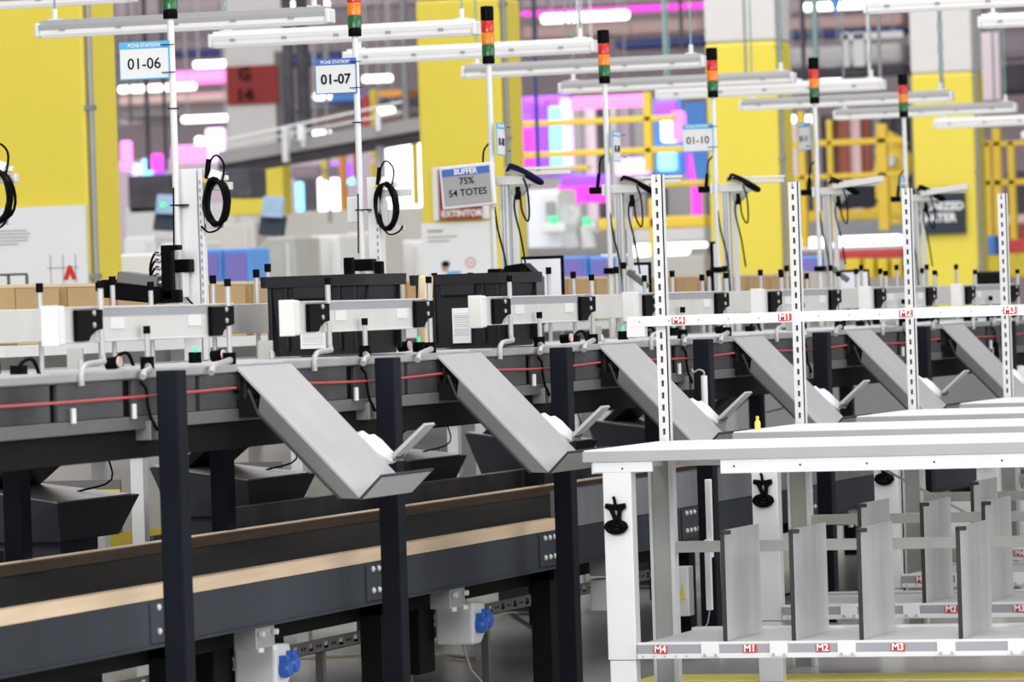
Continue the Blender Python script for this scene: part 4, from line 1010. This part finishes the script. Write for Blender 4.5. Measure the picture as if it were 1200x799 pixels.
g = [(612, 150, 622, 200, 'glow_magenta', 'tall magenta'), (622, 120, 640, 200, 'glow_purple', 'tall violet left'), (640, 125, 656, 200, 'glow_cyan', 'tall bright cyan'), (656, 115, 668, 200, 'glow_lilac', 'tall lilac'), (612, 116, 640, 132, 'glow_purple', 'upper violet'), (668, 112, 756, 126, 'glow_pink', 'long pink'), (656, 205, 712, 218, 'glow_purple', 'low violet'), (652, 216, 712, 238, 'glow_magenta', 'low magenta'), (676, 208, 706, 222, 'glow_pink', 'low pink'),
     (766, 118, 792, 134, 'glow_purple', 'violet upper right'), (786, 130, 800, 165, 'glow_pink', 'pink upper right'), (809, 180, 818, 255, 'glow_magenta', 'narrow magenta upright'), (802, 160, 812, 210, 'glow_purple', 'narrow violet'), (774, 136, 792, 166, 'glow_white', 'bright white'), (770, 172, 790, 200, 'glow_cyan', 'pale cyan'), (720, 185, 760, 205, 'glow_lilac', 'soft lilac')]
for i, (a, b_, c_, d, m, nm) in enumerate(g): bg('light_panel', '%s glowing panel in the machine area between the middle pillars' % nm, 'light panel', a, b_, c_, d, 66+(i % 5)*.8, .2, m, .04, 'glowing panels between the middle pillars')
bg('banner', 'blue hanging panel right of the yellow rail post', 'banner', 765, 115, 800, 205, 72, .1, 'banner_blue'); t = thing('banner', 'pointed blue banner hanging left of the third pillar', 'banner', at(812, 120, Y=60))
MB().prism([(-.12, 0), (.16, 0), (.16, -.9), (.02, -1.1)], 'Y', 0, .02).build('cloth', 'banner_blue', t)
t = thing('banner', 'pointed blue pennant hanging at the top right', 'banner', at(979, 18, Y=45)); MB().prism([(-.08, .25), (.08, .25), (0, 0)], 'Y', 0, .01).build('cloth', 'banner_blue', t)
b = thing('machine_bank', 'grey machine bank with vertical columns behind the yellow rail', 'machine', at(700, 250, Y=74)); b.location.z = 0
for i, (x, m) in enumerate(((668, 'back_grey'), (684, 'mauve'), (698, 'back_dark'), (708, 'back_warm'), (724, 'mauve_dark'), (740, 'back_grey'), (756, 'back_dark'), (744, 'mauve'))): bgpart(b, 'column', x, 124, x+15, 260, 74+.1*i, .5, m)
b = thing('machine_bank', 'brown and grey machine bank behind the yellow rail left of the fourth pillar', 'machine', at(980, 250, Y=80)); b.location.z = 0
for i, (x, m) in enumerate(((918, 'mauve'), (934, 'back_dark'), (946, 'mauve_dark'), (962, 'back_dark'), (978, 'brown_red'), (992, 'rose'), (1004, 'brown_red'), (1016, 'back_grey'), (1030, 'back_dark'), (1044, 'back_dark'))): bgpart(b, 'column', x, 135, x+17, 262, 80+.1*i, .5, m)
b = thing('overhead_conveyor', 'grey overhead conveyor with white railing high between the third and fourth pillars', 'conveyor', at(980, 90, Y=66))
bgpart(b, 'deck', 915, 78, 1058, 88, 66, 1, 'back_dark'); bgpart(b, 'white_rail', 985, 38, 1058, 46, 66, .05, 'white_paint')
for x in (988, 1000, 1006): bgpart(b, 'post', x, 38, x+7, 82, 66, .05, 'white_paint' if x > 999 else 'alu')
t = thing('robot', 'yellow industrial robot behind the rail left of the fourth pillar', 'robot', at(1045, 250, Y=62)); t.location.z = 0
q = lambda px, py: at(px, py, Y=62.5)-t.location
MB().tube([q(1050, 262), q(1052, 235), q(1048, 205), q(1040, 178), q(1052, 160)], .17, 10).ball(q(1048, 192), .26, (1, .8, 1)).ball(q(1030, 228), .16).tube([q(1048, 192), q(1032, 200), q(1030, 245)], .1, 8).build('arm', 'rail_yellow', t, smooth=True)
MB().cyl(q(1050, 189), q(1050, 189)+Vector((0, -.35, 0)), .07, seg=12).build('joint_cap', 'alu', t); MB().cyl(q(1030, 237), q(1030, 231), .14, seg=12).build('gripper', 'back_dark', t)
bg('dark_sign', 'slate grey sign behind the fifth mast and second upright', 'sign', 968, 212, 1024, 244, 57, .1, 'sign_slate')
# white machinery between 620 and 720
t = thing('robot_cell', 'white machine with small dark screen right of the buffer display', 'machine', at(640, 300, Y=50)); t.location.z = 0
bgpart(t, 'cabinet', 618, 222, 656, 290, 50, .6, 'screen_white'); bgpart(t, 'control_head', 636, 226, 654, 256, 49.9, .1, 'white_plastic'); bgpart(t, 'screen', 639, 236, 650, 252, 49.8, .05, 'cool_grey'); bgpart(t, 'green_light', 643, 253, 652, 262, 49.8, .08, 'green_led'); bgpart(t, 'shelf', 634, 262, 662, 272, 49.8, .4, 'white_paint')
t = thing('robot', 'white robot arm left of the fourth mast', 'robot', at(680, 300, Y=50)); t.location.z = 0
q = lambda px, py: at(px, py, Y=50.4)-t.location
MB().tube([q(672, 290), q(668, 268), q(675, 250), q(668, 243)], .07, 8).tube([q(665, 246), q(680, 247)], .05, 8).tube([q(690, 290), q(688, 268), q(700, 265)], .08, 8).build('arm', 'white_paint', t, smooth=True); bgpart(t, 'green_light', 682, 254, 690, 264, 50, .1, 'green_led')
bg('machine', 'grey machine body beneath the white robot arm', 'machine', 618, 268, 720, 300, 54, .8, 'back_grey'); bg('machine', 'pale glazed cabin behind the first slotted upright', 'machine', 716, 262, 826, 284, 60, .8, 'back_white'); bg('machine', 'beige counter behind the first slotted upright', 'machine', 716, 300, 826, 345, 56, .8, 'back_warm')
bg('machine', 'grey wall panel under the yellow beam right of the third pillar', 'machine', 922, 256, 1060, 280, 64, .8, 'cool_grey'); bg('red_rack', 'red shelf edge low between the third and fourth pillars', 'rack', 975, 292, 1058, 303, 56, .6, 'red_paint'); bg('white_rack', 'white shelf band beneath the red shelf edge', 'rack', 922, 288, 1060, 294, 60, .5, 'back_white')
for i, (x0, x1) in enumerate(((1012, 1024), (1028, 1040), (1044, 1056), (990, 1008))): bg('yellow_bin', 'yellow bin below the red shelf edge, %s' % ('first', 'second', 'third', 'leftmost and palest')[i], 'bin', x0, 303, x1, 326, 54, .5, 'bin_yellow', .02, 'yellow bins below the red shelf')
bg('machine', 'grey-brown base behind the yellow bins', 'machine', 922, 303, 1060, 350, 57, .8, 'back_warm')
bg('machine', 'yellow machine base right of the fourth pillar', 'machine', 1150, 290, 1210, 325, 62, .8, 'bin_yellow'); bg('machine', 'white and red machine right of the fourth pillar', 'machine', 1150, 252, 1210, 262, 62, .8, 'rose'); bg('blue_bin', 'blue bin right of the fourth pillar', 'bin', 1152, 276, 1166, 299, 58, .3, 'banner_blue')
bg('red_bin', 'red blurred bin at the right edge', 'bin', 1176, 280, 1210, 296, 58, .3, 'red_paint'); bg('machine', 'dark machine at the right edge beyond the cage', 'machine', 1180, 200, 1210, 290, 66, .3, 'back_dark'); bg('machine', 'brown machine block right of the fourth pillar', 'machine', 1150, 262, 1210, 300, 64, .3, 'brown_red')
bg('banner', 'pale lilac hanging panel right of the fourth pillar', 'banner', 1150, 38, 1172, 118, 70, .1, 'mauve'); bg('machine', 'black unit at the right end of the conveyor', 'machine', 1140, 318, 1172, 345, 33, .3, 'black_beam')

c = thing('control_box', 'narrow white upright box with a yellow warning triangle, seen under the nearest bench', 'box', at(799, 722, Y=20.2))
bgpart(c, 'case', 791, 664, 807, 722, 20.2, .08, 'paper_white', .004)
q_ = at(800, 692, Y=20.19)-c.location
MB().prism([(q_.x-.017, q_.z-.035), (q_.x+.012, q_.z-.035), (q_.x-.001, q_.z+.036)], 'Y', q_.y-.004, q_.y).build('warning_triangle', 'stripe_yellow', c)
t = thing('spray_bottle', 'small slim yellow bottle standing on the second bench top', 'bottle', at(888, 504, Z=.986))
MB().lathe([(.011, 0), (.012, .004), (.012, .032), (.006, .040), (.006, .046)], (0, 0, 0), 12).build('body', 'stripe_yellow', t, smooth=True); MB().lathe([(.007, .046), (.007, .054), (.003, .056)], (0, 0, 0), 10).build('cap', 'bin_yellow', t, smooth=True)
t = thing('plastic_bag', 'white plastic bag with a faded red print at the right edge by the last chute', 'bag', at(1195, 470, Y=26.6))
b = MB().ball((0, 0, .09), .12, (.75, .6, .85), 3)
for v in b.bm.verts: v.co += Vector((math.sin(v.co.z*60+v.co.y*30)*.006, math.sin(v.co.x*70)*.005, math.sin(v.co.x*50+v.co.y*40)*.006))
b.build('bag', 'white_plastic', t, smooth=True)
b = MB().ball((-.01, -.055, .075), .04, (1.1, .35, 1), 2); b.build('red_print', 'rose', t, smooth=True)
t = thing('belt_scanner', 'black upright rounded panel beside the far chute at the right', 'device', at(1163, 438, Y=26.2))
MB().box(-.035, .035, 0, .03, 0, .17).build('case', 'black_plastic', t, .012); MB().box(-.004, .01, -.004, 0, .10, .14).build('slot_handle', 'ink_white', t)
t = thing('hand_lamp', 'slim white tube with a hooked wire hanging behind the third chute', 'lamp', at(826, 474, Y=19.9))
MB().cyl((0, 0, 0), (0, 0, .12), .014, seg=12).build('tube', 'white_plastic', t, smooth=True); MB().soft([(0, 0, .12), (0, 0, .135), (-.02, 0, .145), (-.045, 0, .135), (-.05, 0, .15)], .004, 6).build('hook', 'zinc', t, smooth=True)
bg('machine_bank', 'dark mottled row of machines behind the glowing panels left of the second pillar', 'machine', 130, 182, 492, 470, 73, 1, 'mauve_dark')
bg('machine_bank', 'dark grey row of machines below the violet wall', 'machine', 606, 206, 830, 460, 76.5, 1, 'back_grey')
